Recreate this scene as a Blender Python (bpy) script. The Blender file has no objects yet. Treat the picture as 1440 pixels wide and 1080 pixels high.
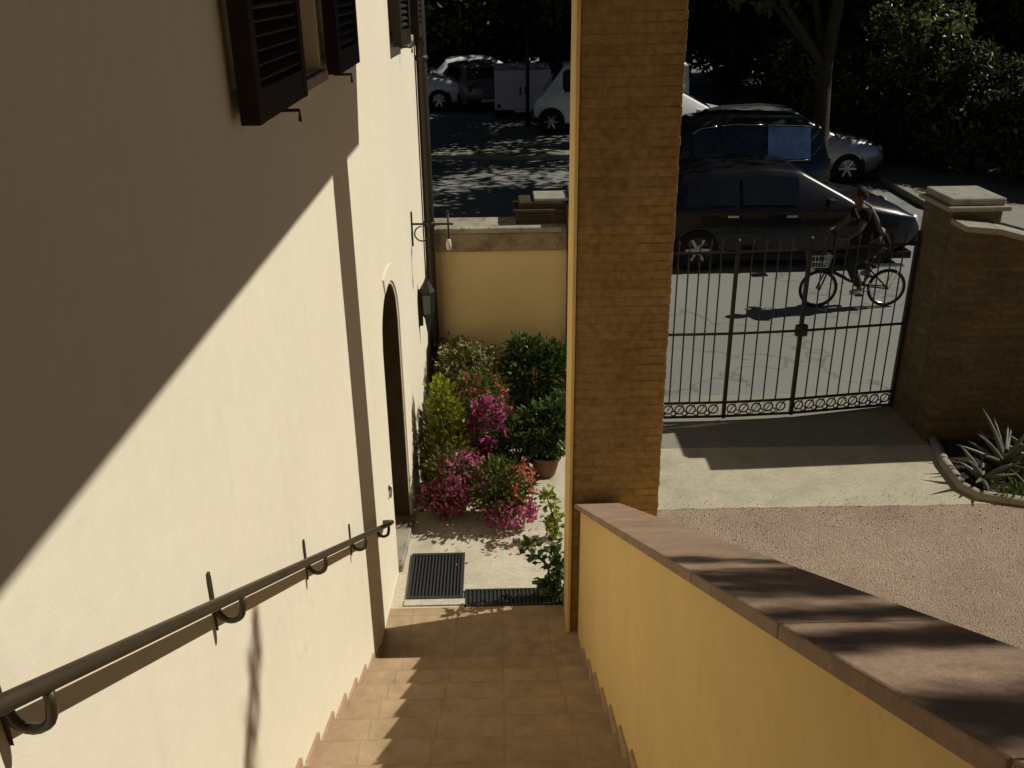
import bpy, bmesh, math, random
import numpy as np
from mathutils import Vector, Matrix
S = bpy.context.scene
COL = S.collection
random.seed(7)
PI = math.pi

# ------------------------------------------------------------------ camera frame
CAMZ, FPX = 4.0, 1300.0
_d = np.array([35., 2960., FPX]); _d /= np.linalg.norm(_d)
_v = np.array([-30., -570.6, FPX]); _v -= _d * (_v @ _d); _v /= np.linalg.norm(_v)
_x = np.cross(_v, -_d)
if _x[0] < 0: _x = -_x
RW = np.stack([_x, _v, -_d])            # world <- (right, down, forward)
SUN = Vector((.710, .145, .690)).normalized()

# ------------------------------------------------------------------ node helpers
def rgb(c): return (c[0], c[1], c[2], 1.0)
class NT:
    def __init__(s, name):
        s.m = bpy.data.materials.new(name); s.m.use_nodes = True
        s.t = s.m.node_tree; s.n = s.t.nodes; s.l = s.t.links
        s.b = s.n['Principled BSDF']
        s.tc = s.n.new('ShaderNodeTexCoord')
    def new(s, ty, **kw):
        nd = s.n.new(ty)
        for k, v in kw.items(): setattr(nd, k, v)
        return nd
    def link(s, a, b): s.l.new(a, b)
    def noise(s, scale, detail=4, rough=.6, co='Object', sc=None):
        nd = s.new('ShaderNodeTexNoise'); nd.inputs['Scale'].default_value = scale
        nd.inputs['Detail'].default_value = detail; nd.inputs['Roughness'].default_value = rough
        src = s.tc.outputs[co]
        if sc:
            mp = s.new('ShaderNodeMapping'); mp.inputs['Scale'].default_value = sc
            s.link(src, mp.inputs[0]); src = mp.outputs[0]
        s.link(src, nd.inputs['Vector']); return nd.outputs['Fac']
    def ramp(s, fac, stops):
        r = s.new('ShaderNodeValToRGB'); e = r.color_ramp.elements
        while len(e) < len(stops): e.new(.5)
        for i, (p, c) in enumerate(stops): e[i].position = p; e[i].color = rgb(c)
        s.link(fac, r.inputs[0]); return r.outputs[0]
    def mix(s, fac, a, b, mode='MIX'):
        m = s.new('ShaderNodeMix', data_type='RGBA', blend_type=mode)
        if isinstance(fac, (int, float)): m.inputs[0].default_value = fac
        else: s.link(fac, m.inputs[0])
        for sock, v in ((m.inputs[6], a), (m.inputs[7], b)):
            if isinstance(v, tuple): sock.default_value = rgb(v)
            else: s.link(v, sock)
        return m.outputs[2]
    def bump(s, h, strength=.3, dist=.01, prev=None):
        b = s.new('ShaderNodeBump'); b.inputs['Strength'].default_value = strength
        b.inputs['Distance'].default_value = dist; s.link(h, b.inputs['Height'])
        if prev: s.link(prev, b.inputs['Normal'])
        s.link(b.outputs[0], s.b.inputs['Normal']); return b.outputs[0]
    def fin(s, col, rough=.8, metal=0, spec=None):
        if isinstance(col, tuple): s.b.inputs['Base Color'].default_value = rgb(col)
        else: s.link(col, s.b.inputs['Base Color'])
        s.b.inputs['Roughness'].default_value = rough; s.b.inputs['Metallic'].default_value = metal
        if spec is not None: s.b.inputs['Specular IOR Level'].default_value = spec
        return s.m
def sh(c, k): return (c[0]*k, c[1]*k, c[2]*k)

def mat_rough(name, c, var=.25, scale=3, fine=60, bump=.25, rough=.9, dist=.004, metal=0, stain=None, spec=.3):
    t = NT(name)
    col = t.ramp(t.noise(scale, 5), [(.3, sh(c, 1-var)), (.7, sh(c, 1+var*.6))])
    f = t.noise(fine, 4)
    col = t.mix(.35, col, t.ramp(f, [(.3, sh(c, .6)), (.7, sh(c, 1.25))]))
    if stain:
        sc, amt, thr = stain[1], stain[2], stain[3] if len(stain) > 3 else .52
        m = t.ramp(t.noise(sc, 6, .65), [(thr, (0, 0, 0)), (thr+.16, (amt, amt, amt))])
        col = t.mix(m, col, stain[0])
    t.bump(f, bump, dist)
    return t.fin(col, rough, metal, spec)

def mat_plaster(name, c, v=.06, st=.22):
    t = NT(name)
    col = t.ramp(t.noise(1.1, 6, .6), [(.25, sh(c, 1-v)), (.75, sh(c, 1+v*.8))])
    col = t.mix(.25, col, t.ramp(t.noise(14, 5), [(.3, sh(c, .86)), (.7, sh(c, 1.06))]))
    streak = t.ramp(t.noise(5, 5, .6, sc=(1, 1.6, .16)), [(.56, (0, 0, 0)), (.8, (st, st, st))])
    col = t.mix(streak, col, sh((c[0], c[1]*.93, c[2]*.8), .74))
    vo = t.new('ShaderNodeTexVoronoi', feature='DISTANCE_TO_EDGE'); vo.inputs['Scale'].default_value = .8
    wob = t.new('ShaderNodeTexNoise'); wob.inputs['Scale'].default_value = 1.7; wob.inputs['Detail'].default_value = 8; t.link(t.tc.outputs['Object'], wob.inputs['Vector'])
    va = t.new('ShaderNodeVectorMath', operation='ADD'); t.link(t.tc.outputs['Object'], va.inputs[0]); t.link(wob.outputs['Color'], va.inputs[1]); t.link(va.outputs[0], vo.inputs['Vector'])
    ck = t.mix(1.0, t.ramp(vo.outputs['Distance'], [(0, (.22, .22, .22)), (.004, (0, 0, 0))]), t.ramp(t.noise(.9, 3), [(.5, (0, 0, 0)), (.58, (1, 1, 1))]), 'MULTIPLY')
    col = t.mix(ck, col, sh(c, .45))
    spot = t.ramp(t.noise(26, 3, .5), [(.70, (0, 0, 0)), (.74, (st*.8, st*.8, st*.8))]); col = t.mix(spot, col, sh(c, .55))
    b = t.bump(t.noise(9, 3), .10, .02)
    t.bump(t.noise(140, 3), .22, .003, b)
    return t.fin(col, .92, 0, .2)

def mat_brick(name, c1, c2, mortar, bw=.25, bh=.065, ms=.008, axis='xz', bumpd=.008):
    t = NT(name)
    sep = t.new('ShaderNodeSeparateXYZ'); t.link(t.tc.outputs['Object'], sep.inputs[0])
    cmb = t.new('ShaderNodeCombineXYZ')
    if axis == 'xz':
        ad = t.new('ShaderNodeMath', operation='ADD'); t.link(sep.outputs[0], ad.inputs[0]); t.link(sep.outputs[1], ad.inputs[1])
        t.link(ad.outputs[0], cmb.inputs[0]); t.link(sep.outputs[2], cmb.inputs[1])
    else:
        t.link(sep.outputs[0], cmb.inputs[0]); t.link(sep.outputs[1], cmb.inputs[1])
    wob = t.new('ShaderNodeTexNoise'); wob.inputs['Scale'].default_value = 6; t.link(t.tc.outputs['Object'], wob.inputs['Vector'])
    vm = t.new('ShaderNodeVectorMath', operation='SCALE'); vm.inputs['Scale'].default_value = .012; t.link(wob.outputs['Color'], vm.inputs[0])
    va = t.new('ShaderNodeVectorMath', operation='ADD'); t.link(cmb.outputs[0], va.inputs[0]); t.link(vm.outputs[0], va.inputs[1])
    br = t.new('ShaderNodeTexBrick'); t.link(va.outputs[0], br.inputs['Vector'])
    br.inputs['Color1'].default_value = rgb(c1); br.inputs['Color2'].default_value = rgb(c2); br.inputs['Mortar'].default_value = rgb(mortar)
    br.inputs['Scale'].default_value = 1; br.inputs['Mortar Size'].default_value = ms; br.inputs['Mortar Smooth'].default_value = .3
    br.inputs['Brick Width'].default_value = bw; br.inputs['Row Height'].default_value = bh; br.inputs['Bias'].default_value = 0
    n = t.noise(22, 5)
    col = t.mix(.7, br.outputs['Color'], t.ramp(n, [(.25, (.35, .33, .3)), (.75, (1.1, 1.05, 1))]), 'MULTIPLY')
    big = t.noise(2.2, 4)
    col = t.mix(.6, col, t.ramp(big, [(.3, (.55, .55, .55)), (.7, (1.1, 1.1, 1.1))]), 'MULTIPLY')
    inv = t.new('ShaderNodeMath', operation='SUBTRACT'); inv.inputs[0].default_value = 1; t.link(br.outputs['Fac'], inv.inputs[1])
    b = t.bump(inv.outputs[0], .8, bumpd); t.bump(n, .5, .004, b)
    return t.fin(col, .92, 0, .2)

def mat_tiles(name, c, w, h, ms=.006, var=.25):
    t = NT(name)
    br = t.new('ShaderNodeTexBrick'); t.link(t.tc.outputs['Object'], br.inputs['Vector'])
    br.offset = 0 if ms > .005 else .5
    br.inputs['Color1'].default_value = rgb(sh(c, 1-var)); br.inputs['Color2'].default_value = rgb(sh(c, 1+var*.7)); br.inputs['Mortar'].default_value = rgb(sh(c, .88))
    br.inputs['Scale'].default_value = 1; br.inputs['Mortar Size'].default_value = ms; br.inputs['Brick Width'].default_value = w; br.inputs['Row Height'].default_value = h
    n = t.noise(9, 6, .65)
    col = t.mix(.75, br.outputs['Color'], t.ramp(n, [(.28, (.6, .58, .56)), (.7, (1.12, 1.1, 1.08))]), 'MULTIPLY')
    inv = t.new('ShaderNodeMath', operation='SUBTRACT'); inv.inputs[0].default_value = 1; t.link(br.outputs['Fac'], inv.inputs[1])
    b = t.bump(inv.outputs[0], .5, .004); t.bump(t.noise(60, 4), .3, .003, b)
    return t.fin(col, .8, 0, .3)

def mat_gravel(name, cols, scale=55):
    t = NT(name)
    vo = t.new('ShaderNodeTexVoronoi'); vo.inputs['Scale'].default_value = scale; t.link(t.tc.outputs['Object'], vo.inputs['Vector'])
    sp = t.new('ShaderNodeSeparateColor'); t.link(vo.outputs['Color'], sp.inputs[0])
    col = t.ramp(sp.outputs[0], [(i/(len(cols)-1), c) for i, c in enumerate(cols)])
    col = t.mix(.8, col, t.ramp(t.noise(1.3, 6, .65), [(.3, (.72, .7, .68)), (.7, (1.12, 1.1, 1.08))]), 'MULTIPLY')
    inv = t.new('ShaderNodeMath', operation='SUBTRACT'); inv.inputs[0].default_value = 1; t.link(vo.outputs['Distance'], inv.inputs[1])
    b = t.bump(inv.outputs[0], .8, .012)
    return t.fin(col, .9, 0, .2)

def mat_asphalt(name, c):
    t = NT(name)
    big = t.ramp(t.noise(.35, 6, .65), [(.3, sh(c, .8)), (.7, sh(c, 1.15))])
    col = t.mix(.5, big, t.ramp(t.noise(90, 3), [(.3, sh(c, .55)), (.7, sh(c, 1.4))]))
    vo = t.new('ShaderNodeTexVoronoi', feature='DISTANCE_TO_EDGE'); vo.inputs['Scale'].default_value = .45
    wob = t.new('ShaderNodeTexNoise'); wob.inputs['Scale'].default_value = 2.5; t.link(t.tc.outputs['Object'], wob.inputs['Vector'])
    va = t.new('ShaderNodeVectorMath', operation='ADD'); t.link(t.tc.outputs['Object'], va.inputs[0]); t.link(wob.outputs['Color'], va.inputs[1])
    t.link(va.outputs[0], vo.inputs['Vector'])
    ck = t.ramp(vo.outputs['Distance'], [(.0, (.6, .6, .6)), (.02, (0, 0, 0))])
    col = t.mix(ck, col, sh(c, .45))
    t.bump(t.noise(120, 3), .4, .004)
    return t.fin(col, .9, 0, .25)

def mat_leaf(name, c1, c2, rough=.5, trans=.25):
    t = NT(name)
    gi = t.new('ShaderNodeNewGeometry')
    col = t.ramp(gi.outputs['Random Per Island'], [(0, sh(c1, .6)), (.5, c1), (1, c2)])
    m = t.fin(col, rough, 0, .35)
    tr = t.new('ShaderNodeBsdfTranslucent'); t.link(col, tr.inputs[0])
    mx = t.new('ShaderNodeMixShader'); mx.inputs[0].default_value = trans
    out = t.n['Material Output']; t.link(t.b.outputs[0], mx.inputs[1]); t.link(tr.outputs[0], mx.inputs[2]); t.link(mx.outputs[0], out.inputs[0])
    return m
def mat_plain(name, c, rough=.5, metal=0, spec=.5, coat=0, nscale=25, var=.12):
    t = NT(name)
    col = t.ramp(t.noise(nscale, 4), [(.3, sh(c, 1-var)), (.7, sh(c, 1+var))])
    m = t.fin(col, rough, metal, spec)
    if coat: t.b.inputs['Coat Weight'].default_value = coat; t.b.inputs['Coat Roughness'].default_value = .04
    return m
def mat_glass(name, c=(.012, .016, .02), rough=.04):
    t = NT(name); m = t.fin(t.ramp(t.noise(3), [(.3, sh(c, .8)), (.7, sh(c, 1.2))]), rough, 0, .8); return m

def mat_sky_glass(name, c):
    t = NT(name); m = t.fin(t.ramp(t.noise(4), [(.3, sh(c, .8)), (.7, sh(c, 1.2))]), .07, .85, .6)
    t.bump(t.noise(3.5, 2), .35, .05); return m
M = dict(
    plaster=mat_plaster('cream_plaster', (.77, .712, .56)),
    ochre=mat_plaster('ochre_plaster', (.76, .54, .225), .14, .4),
    ochre_wall=mat_plaster('pale_ochre_plaster', (.74, .57, .285), .13, .4),
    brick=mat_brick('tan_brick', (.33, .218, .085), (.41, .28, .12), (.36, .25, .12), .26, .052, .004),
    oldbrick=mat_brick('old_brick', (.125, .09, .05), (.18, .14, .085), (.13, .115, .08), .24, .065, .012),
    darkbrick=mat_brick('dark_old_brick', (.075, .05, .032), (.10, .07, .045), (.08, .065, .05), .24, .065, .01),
    capbrick=mat_rough('weathered_cap_render', (.33, .26, .165), .3, 3.5, 30, .6, .95, .012, stain=((.13, .085, .04), 4.5, .75, .48)),
    capstone=mat_rough('weathered_stone', (.36, .32, .25), .35, 4, 40, .5, .95, .008, stain=((.10, .08, .05), 7, .8, .5)),
    gatecap=mat_rough('grey_cap_stone', (.29, .28, .235), .3, 5, 50, .4, .95, .006, stain=((.12, .11, .09), 9, .7, .55)),
    terracotta=mat_tiles('terracotta_tile', (.42, .31, .195), .31, .305, .006, .04),
    skirt=mat_rough('terracotta_skirting', (.42, .29, .19), .18, 6, 50, .2, .8, .003),
    coping=mat_rough('pink_stone_coping', (.315, .215, .145), .28, 5, 70, .5, .85, .006, stain=((.17, .125, .085), 9, .6, .52)),
    paving=mat_rough('pale_paving', (.56, .52, .40), .2, 3, 45, .35, .9, .004, stain=((.34, .31, .22), 4, .5, .5)),
    slab=mat_tiles('pale_slabs', (.50, .42, .29), .62, .42, .008, .14),
    strip=mat_rough('worn_stone_strip', (.46, .42, .315), .22, 2.2, 38, .4, .9, .005, stain=((.30, .29, .20), 3.2, .65, .5)),
    gravel=mat_gravel('pink_gravel', [(.29, .215, .16), (.38, .29, .22), (.33, .25, .195), (.45, .36, .28), (.22, .165, .125)], 85),
    earth=mat_rough('dry_earth', (.14, .11, .07), .4, .4, 12, .5, .95, .02),
    road=mat_asphalt('worn_asphalt', (.212, .216, .195)),
    pave2=mat_rough('concrete_pavement', (.25, .24, .2), .2, 1.5, 30, .3, .9, .004),
    iron=mat_plain('dark_iron', (.030, .026, .020), .55, .3, .4),
    railpaint=mat_plain('brown_rail_paint', (.048, .034, .018), .45, .2, .5),
    shutter=mat_plain('dark_brown_wood', (.017, .010, .007), .6, 0, .3, 0, 12, .3),
    door=mat_plain('brown_door_wood', (.085, .055, .028), .6, 0, .3, 0, 8, .3),
    pipe=mat_plain('brown_downpipe', (.045, .033, .022), .5, .2, .4),
    glass=mat_glass('dark_glass'), wglass=mat_glass('window_glass', (.02, .025, .022), .06),
    grate=mat_plain('grey_steel_grate', (.055, .058, .058), .55, .5, .4), pit=mat_plain('dark_pit', (.01, .01, .01), .9),
    frame_w=mat_plain('pale_metal_frame', (.5, .46, .38), .6, 0, .4),
    pot=mat_rough('terracotta_pot', (.22, .105, .062), .25, 7, 50, .3, .85, .003, stain=((.4, .33, .27), 9, .5, .55)),
    soil=mat_rough('potting_soil', (.03, .02, .014), .3, 10, 60, .6, .95, .01),
    bark=mat_rough('tree_bark', (.05, .043, .03), .35, 5, 24, .8, .95, .03),
    stem=mat_plain('green_stem', (.05, .07, .025), .7),
    leaf_dark=mat_leaf('dark_leaves', (.06, .09, .024), (.12, .16, .045)),
    leaf_hedge=mat_leaf('hedge_leaves', (.035, .055, .014), (.09, .12, .03), .5, .2),
    leaf_tree=mat_leaf('tree_leaves', (.06, .09, .02), (.13, .17, .045), .4, .4),
    leaf_mid=mat_leaf('green_leaves', (.075, .11, .02), (.17, .22, .045)),
    leaf_deep=mat_leaf('deep_green_leaves', (.05, .09, .02), (.12, .18, .045), .45, .25),
    leaf_yel=mat_leaf('yellow_green_leaves', (.22, .26, .022), (.44, .46, .06)),
    leaf_olive=mat_leaf('olive_leaves', (.10, .105, .022), (.21, .21, .06)),
    leaf_grey=mat_leaf('grey_green_leaves', (.12, .14, .085), (.22, .25, .16)),
    pink=mat_leaf('pink_petals', (.55, .12, .26), (.74, .32, .45), .6, .35),
    magenta=mat_leaf('magenta_petals', (.30, .03, .13), (.50, .08, .24), .6, .3),
    coral=mat_leaf('coral_petals', (.58, .17, .10), (.70, .32, .22), .6, .35),
    red=mat_leaf('red_petals', (.36, .08, .045), (.5, .18, .12), .6, .3),
    cream=mat_leaf('cream_petals', (.50, .45, .26), (.68, .62, .42), .6, .3),
    aloe=mat_plain('aloe_leaf', (.10, .11, .075), .5, 0, .4, 0, 9, .3),
    sky_glass=mat_sky_glass('pale_blue_sky_reflection', (.50, .60, .66)),  # pale metallic colour stands in for bright sky reflected in one side window
    tyre=mat_plain('tyre_rubber', (.018, .018, .018), .85, 0, .2), rim=mat_plain('alloy_rim', (.42, .42, .42), .3, .9),
    trim=mat_plain('black_trim', (.014, .014, .015), .6, 0, .3),
    lens=mat_plain('clear_lens', (.62, .62, .66), .12, .3, .8), tail=mat_plain('red_lens', (.22, .012, .01), .2, 0, .6),
    plate=mat_plain('plate_white', (.55, .55, .52), .5),
    p_black=mat_plain('black_car_paint', (.006, .006, .010), .3, 0, .3, .35), p_dark=mat_plain('dark_suv_paint', (.010, .013, .016), .3, .1, .4, .6),
    p_white=mat_plain('white_car_paint', (.82, .84, .84), .35, 0, .5, .6), p_silver=mat_plain('silver_car_paint', (.32, .33, .34), .3, .5, .5, 1),
    p_grey=mat_plain('grey_car_paint', (.12, .12, .115), .4, .2, .5, .6), p_van=mat_plain('pale_van_paint', (.80, .85, .86), .4, 0, .5, .5),
    cab=mat_plain('lilac_grey_metal', (.58, .57, .68), .55, .1, .4), pole=mat_plain('dark_blue_pole', (.02, .022, .05), .5, .3),
    skin=mat_plain('skin', (.11, .065, .045), .6, 0, .3), shirt=mat_plain('dark_red_shirt', (.018, .0095, .009), .9, 0, .1, 0, 40, .25),
    shorts=mat_plain('dark_shorts', (.030, .030, .026), .9, 0, .1), bag=mat_plain('grey_cloth', (.24, .25, .25), .9, 0, .1, 0, 30, .2),
    hair=mat_plain('dark_hair', (.018, .012, .009), .7, 0, .2, 0, 60, .4), shoe=mat_plain('pale_shoe', (.4, .4, .38), .8),
    bikeblack=mat_plain('black_bike_paint', (.02, .02, .02), .4, .3, .5), chrome=mat_plain('bright_steel', (.55, .55, .55), .25, 1),
    lampglass=mat_plain('frosted_glass', (.5, .48, .4), .3, 0, .5), kerb=mat_rough('kerb_stone', (.33, .31, .26), .2, 4, 40, .4, .9, .004),
    rooftile=mat_rough('clay_roof_tile', (.20, .11, .07), .3, 6, 40, .5, .9, .01), greywall=mat_plaster('grey_render', (.13, .12, .11)),
)

# ------------------------------------------------------------------ mesh builder
class MB:
    def __init__(s): s.v = []; s.f = []
    def add(s, vs, fs):
        o = len(s.v); s.v += [tuple(p) for p in vs]; s.f += [tuple(i+o for i in f) for f in fs]; return s
    def box(s, a, b):
        x0, y0, z0 = a; x1, y1, z1 = b
        return s.add([(x0,y0,z0),(x1,y0,z0),(x1,y1,z0),(x0,y1,z0),(x0,y0,z1),(x1,y0,z1),(x1,y1,z1),(x0,y1,z1)],
                     [(0,3,2,1),(4,5,6,7),(0,1,5,4),(1,2,6,5),(2,3,7,6),(3,0,4,7)])
    def prism(s, poly, d):                      # poly: 3D points, d: extrusion vector
        n = len(poly); d = Vector(d); vs = [Vector(p) for p in poly]; vs += [p+d for p in vs]
        return s.add(vs, [tuple(range(n))[::-1], tuple(range(n, 2*n))] + [(i, (i+1) % n, n+(i+1) % n, n+i) for i in range(n)])
    def tube(s, pts, r, n=8, cap=True):
        pts = [Vector(p) for p in pts]; k = len(pts); rs = r if isinstance(r, (list, tuple)) else [r]*k
        vs = []; fs = []; t0 = (pts[1]-pts[0]).normalized()
        u = t0.orthogonal().normalized()
        for i, p in enumerate(pts):
            t = (pts[min(i+1, k-1)]-pts[max(i-1, 0)]).normalized()
            u = (u - t*u.dot(t)); u = u.normalized() if u.length > 1e-6 else t.orthogonal().normalized()
            w = t.cross(u)
            for j in range(n):
                a = 2*PI*j/n; vs.append(p + (u*math.cos(a)+w*math.sin(a))*rs[i])
        for i in range(k-1):
            for j in range(n):
                fs.append((i*n+j, i*n+(j+1) % n, (i+1)*n+(j+1) % n, (i+1)*n+j))
        if cap: fs += [tuple(range(n))[::-1], tuple(range((k-1)*n, k*n))]
        return s.add(vs, fs)
    def lathe(s, prof, n=24, c=(0, 0, 0), axis='z'):
        vs = []; fs = []; k = len(prof)
        for r, h in prof:
            for j in range(n):
                a = 2*PI*j/n; x, y = r*math.cos(a), r*math.sin(a)
                vs.append((c[0]+x, c[1]+y, c[2]+h) if axis == 'z' else (c[0]+x, c[1]+h, c[2]+y))
        for i in range(k-1):
            for j in range(n):
                fs.append((i*n+j, i*n+(j+1) % n, (i+1)*n+(j+1) % n, (i+1)*n+j))
        return s.add(vs, fs)
    def torus(s, c, R, r, axis='y', n=28, m=8, a0=0, a1=2*PI):
        full = abs(a1-a0-2*PI) < 1e-6; pts = []
        for i in range(n+1):
            a = a0+(a1-a0)*i/n; x, y = R*math.cos(a), R*math.sin(a)
            pts.append((c[0]+x, c[1], c[2]+y) if axis == 'y' else ((c[0]+x, c[1]+y, c[2]) if axis == 'z' else (c[0], c[1]+x, c[2]+y)))
        return s.tube(pts, r, m, not full)
    def leaves(s, pts, size, aspect=.55, up=.0, seed=1, fold=.12):
        rg = np.random.default_rng(seed); pts = np.asarray(pts, float); n = len(pts)
        if n == 0: return s
        d = rg.normal(size=(n, 3)); d[:, 2] += up; d /= np.linalg.norm(d, axis=1)[:, None]
        q = rg.normal(size=(n, 3)); w = np.cross(d, q); w /= np.linalg.norm(w, axis=1)[:, None]
        nn = np.cross(d, w)
        L = size*rg.uniform(.6, 1.25, n)[:, None]; W = L*aspect*.5
        a = pts; b = pts+d*L*.5+w*W+nn*L*fold; c = pts+d*L; e = pts+d*L*.5-w*W+nn*L*fold
        vs = np.stack([a, b, c, e], 1).reshape(-1, 3); o = len(s.v)
        s.v += [tuple(x) for x in vs.tolist()]
        s.f += [(o+4*i, o+4*i+1, o+4*i+2, o+4*i+3) for i in range(n)]
        return s
    def build(s, name, mat, parent=None, smooth=False, bevel=0, loc=None):
        me = bpy.data.meshes.new(name); me.from_pydata(s.v, [], s.f); me.update()
        me.materials.append(mat)
        if smooth: me.polygons.foreach_set('use_smooth', [True]*len(me.polygons))
        o = bpy.data.objects.new(name, me); COL.objects.link(o)
        if parent: o.parent = parent
        if loc: o.location = loc
        if bevel:
            b = o.modifiers.new('bevel', 'BEVEL'); b.width = bevel; b.segments = 2; b.limit_method = 'ANGLE'; b.angle_limit = .6
        return o
def tag(o, label, cat=None, group=None, kind=None):
    if label: o['label'] = label
    if cat: o['category'] = cat
    if group: o['group'] = group
    if kind: o['kind'] = kind
    return o
def thing(name, label, cat, loc=(0, 0, 0), rz=0, group=None):
    o = bpy.data.objects.new(name, None); COL.objects.link(o); o.location = loc; o.rotation_euler = (0, 0, rz)
    o.empty_display_size = .2
    return tag(o, label, cat, group)
def struct(o, label): return tag(o, label, None, None, 'structure')
def copy_tree(o, parent=None):
    c = o.copy(); COL.objects.link(c)
    if parent: c.parent = parent
    for ch in list(o.children): copy_tree(ch, c)
    return c
def sheet(name, poly, z, mat, label, sub=0):
    m = MB(); m.add([(x, y, z) for x, y in poly], [tuple(range(len(poly)))])
    return struct(m.build(name, mat), label)
def lerp(pts, x):
    if x <= pts[0][0]: return pts[0][1]
    for (a, b), (c, d) in zip(pts, pts[1:]):
        if x <= c: return b+(d-b)*(x-a)/(c-a)
    return pts[-1][1]

# ------------------------------------------------------------------ ground
sheet('ground', [(-400, -400), (400, -400), (400, 400), (-400, 400)], -.03, M['earth'], 'bare dry earth beyond the street')
sheet('gravel_yard', [(.72, -6), (12, -6), (12, 6.56), (.72, 6.56)], -.018, M['gravel'], 'pinkish gravel yard beside the stair wall')
rgs = random.Random(3)
sheet('pale_paving', [(.75+i*.11, 6.53-.01*i*.11+rgs.uniform(-.012, .012)) for i in range(76)]+[(9, 7.5), (.75, 7.62)], -.0155, M['strip'], 'pale stone strip between the gravel and the iron gate')
sheet('gate_threshold', [(.6, 7.60), (9, 7.49), (9, 8.75), (.6, 8.75)], -.014, M['pave2'], 'grey paving under the gate')
sheet('courtyard_paving', [(-1.2, 5.25), (.78, 5.25), (.78, 8.4), (-1.2, 8.4)], -.008, M['paving'], 'pale worn paving in front of the flower pots')
sheet('landing', [(-1.2, 4.3), (.8, 4.3), (.8, 5.27), (-1.2, 5.27)], -.002, M['terracotta'], 'tiled landing at the foot of the stairs')
sheet('street', [(-60, 8.75), (60, 8.75), (60, 70), (-60, 70)], -.022, M['road'], 'worn grey asphalt street beyond the gate')
kb = MB()
kb.prism([(8.2, 22, -.02), (8.0, 17, -.02), (9.2, 13.6, -.02), (16, 11.2, -.02), (16, 30, -.02), (8.6, 30, -.02)], (0, 0, .13))
struct(kb.build('pavement', M['pave2'], bevel=.015), 'raised concrete pavement along the right side of the street')
kb = MB(); kb.prism([(-8, 23.6, -.02), (2.6, 22.3, -.02), (2.7, 23.3, -.02), (-8, 24.8, -.02)], (0, 0, .11))
struct(kb.build('traffic_island', M['pave2'], bevel=.015), 'long narrow kerbed island in the street before the white van')
kb = MB(); kb.prism([(.7, 17.2, -.02), (4.6, 18.3, -.02), (5.2, 19.6, -.02), (1.4, 18.9, -.02)], (0, 0, .11))
struct(kb.build('tree_island', M['pave2'], bevel=.015), 'short pale kerbed island behind the dark cars')

# ------------------------------------------------------------------ house (local: x out of the wall, y along it)
PHI = -math.atan(.048)
HOUSE = thing('house', 'cream plastered house with brown shutters and an arched doorway beside the stairs', 'house', (-.8, 4.85, 0), PHI)
TH = .34
def strip(m, y0, y1, lo0, lo1, hi0, hi1):
    m.prism([(0, y0, lo0), (0, y1, lo1), (0, y1, hi1), (0, y0, hi0)], (-TH, 0, 0))
w = MB(); TOP = 7.2
DY0, DY1, DSP = .86, 1.56, 1.74                  # arched doorway
WIN = [(-1.11, -.32, 3.625, 5.2), (2.52, 2.98, 3.60, 5.1)]
def col(y0, y1, holes=()):
    z = -.1
    for a, b in holes: strip(w, y0, y1, z, z, a, a); z = b
    strip(w, y0, y1, z, z, TOP, TOP)
col(-9, WIN[0][0]); col(WIN[0][0], WIN[0][1], [(WIN[0][2], WIN[0][3])]); col(WIN[0][1], 0)
near = w.build('wall', M['plaster'], HOUSE); near.rotation_euler = (0, 0, -PHI)     # the older half, straight along the stairs
w = MB(); col(0, DY0)
NA = 20; dc, dr = (DY0+DY1)/2, (DY1-DY0)/2
def arch(y): return DSP+math.sqrt(max(0, dr*dr-(y-dc)**2))
for i in range(NA):
    a = DY0+(DY1-DY0)*i/NA; b = DY0+(DY1-DY0)*(i+1)/NA
    strip(w, a, b, arch(a), arch(b), TOP, TOP)
col(DY1, WIN[1][0]); col(WIN[1][0], WIN[1][1], [(WIN[1][2], WIN[1][3])]); col(WIN[1][1], 3.36)
w.box((-7, 3.02, -.1), (-TH, 3.36, TOP))
w.build('wall', M['plaster'], HOUSE)
# plaster surround that stands a little proud round the doorway
t_ = MB(); pr = .011; bw = .13
t_.box((0, DY1+.02, .0), (pr, DY1+bw, DSP))
for i in range(15):
    a0 = PI*i/24; a1 = PI*(i+1)/24; ri, ro = dr+.02, dr+bw
    P = [(0, dc+r*math.cos(a), DSP+r*math.sin(a)) for r, a in ((ri, a0), (ro, a0), (ro, a1), (ri, a1))]
    t_.prism(P, (pr, 0, 0))
t_.build('door_surround', M['plaster'], HOUSE)
d_ = MB()
pts = [(-.20, DY0-.02, 0), (-.20, DY1+.02, 0), (-.20, DY1+.02, DSP)] + [(-.20, dc+(dr+.02)*math.cos(PI*i/16), DSP+(dr+.02)*math.sin(PI*i/16)) for i in range(17)]
d_.prism(pts, (-.05, 0, 0))
for k in range(4): d_.box((-.2, DY0+.06+k*.15, .12), (-.185, DY0+.18+k*.15, 1.6))
dd = d_.build('door', M['door'], HOUSE)
h_ = MB(); h_.tube([(-.19, DY1-.08, 1.0), (-.14, DY1-.08, 1.0), (-.14, DY1-.18, 1.0)], .009); h_.build('handle', M['chrome'], dd)
b_ = MB(); b_.box((-.16, DY0, -.1), (.03, DY1, .05)); b_.build('doorstep', M['capstone'], HOUSE, bevel=.008)
j_ = MB()                                        # dark brown strip painting in the shade on the far reveal
j_.box((-.199, DY1-.012, .05), (-.004, DY1-.001, DSP))
for i in range(14):
    a0 = PI*i/20; a1 = PI*(i+1)/20
    j_.prism([(-.199, dc+r*math.cos(a), DSP+r*math.sin(a)) for r, a in ((dr-.012, a0), (dr-.001, a0), (dr-.001, a1), (dr-.012, a1))], (.195, 0, 0))
j_.build('reveal_shade', M['door'], HOUSE)
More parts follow.
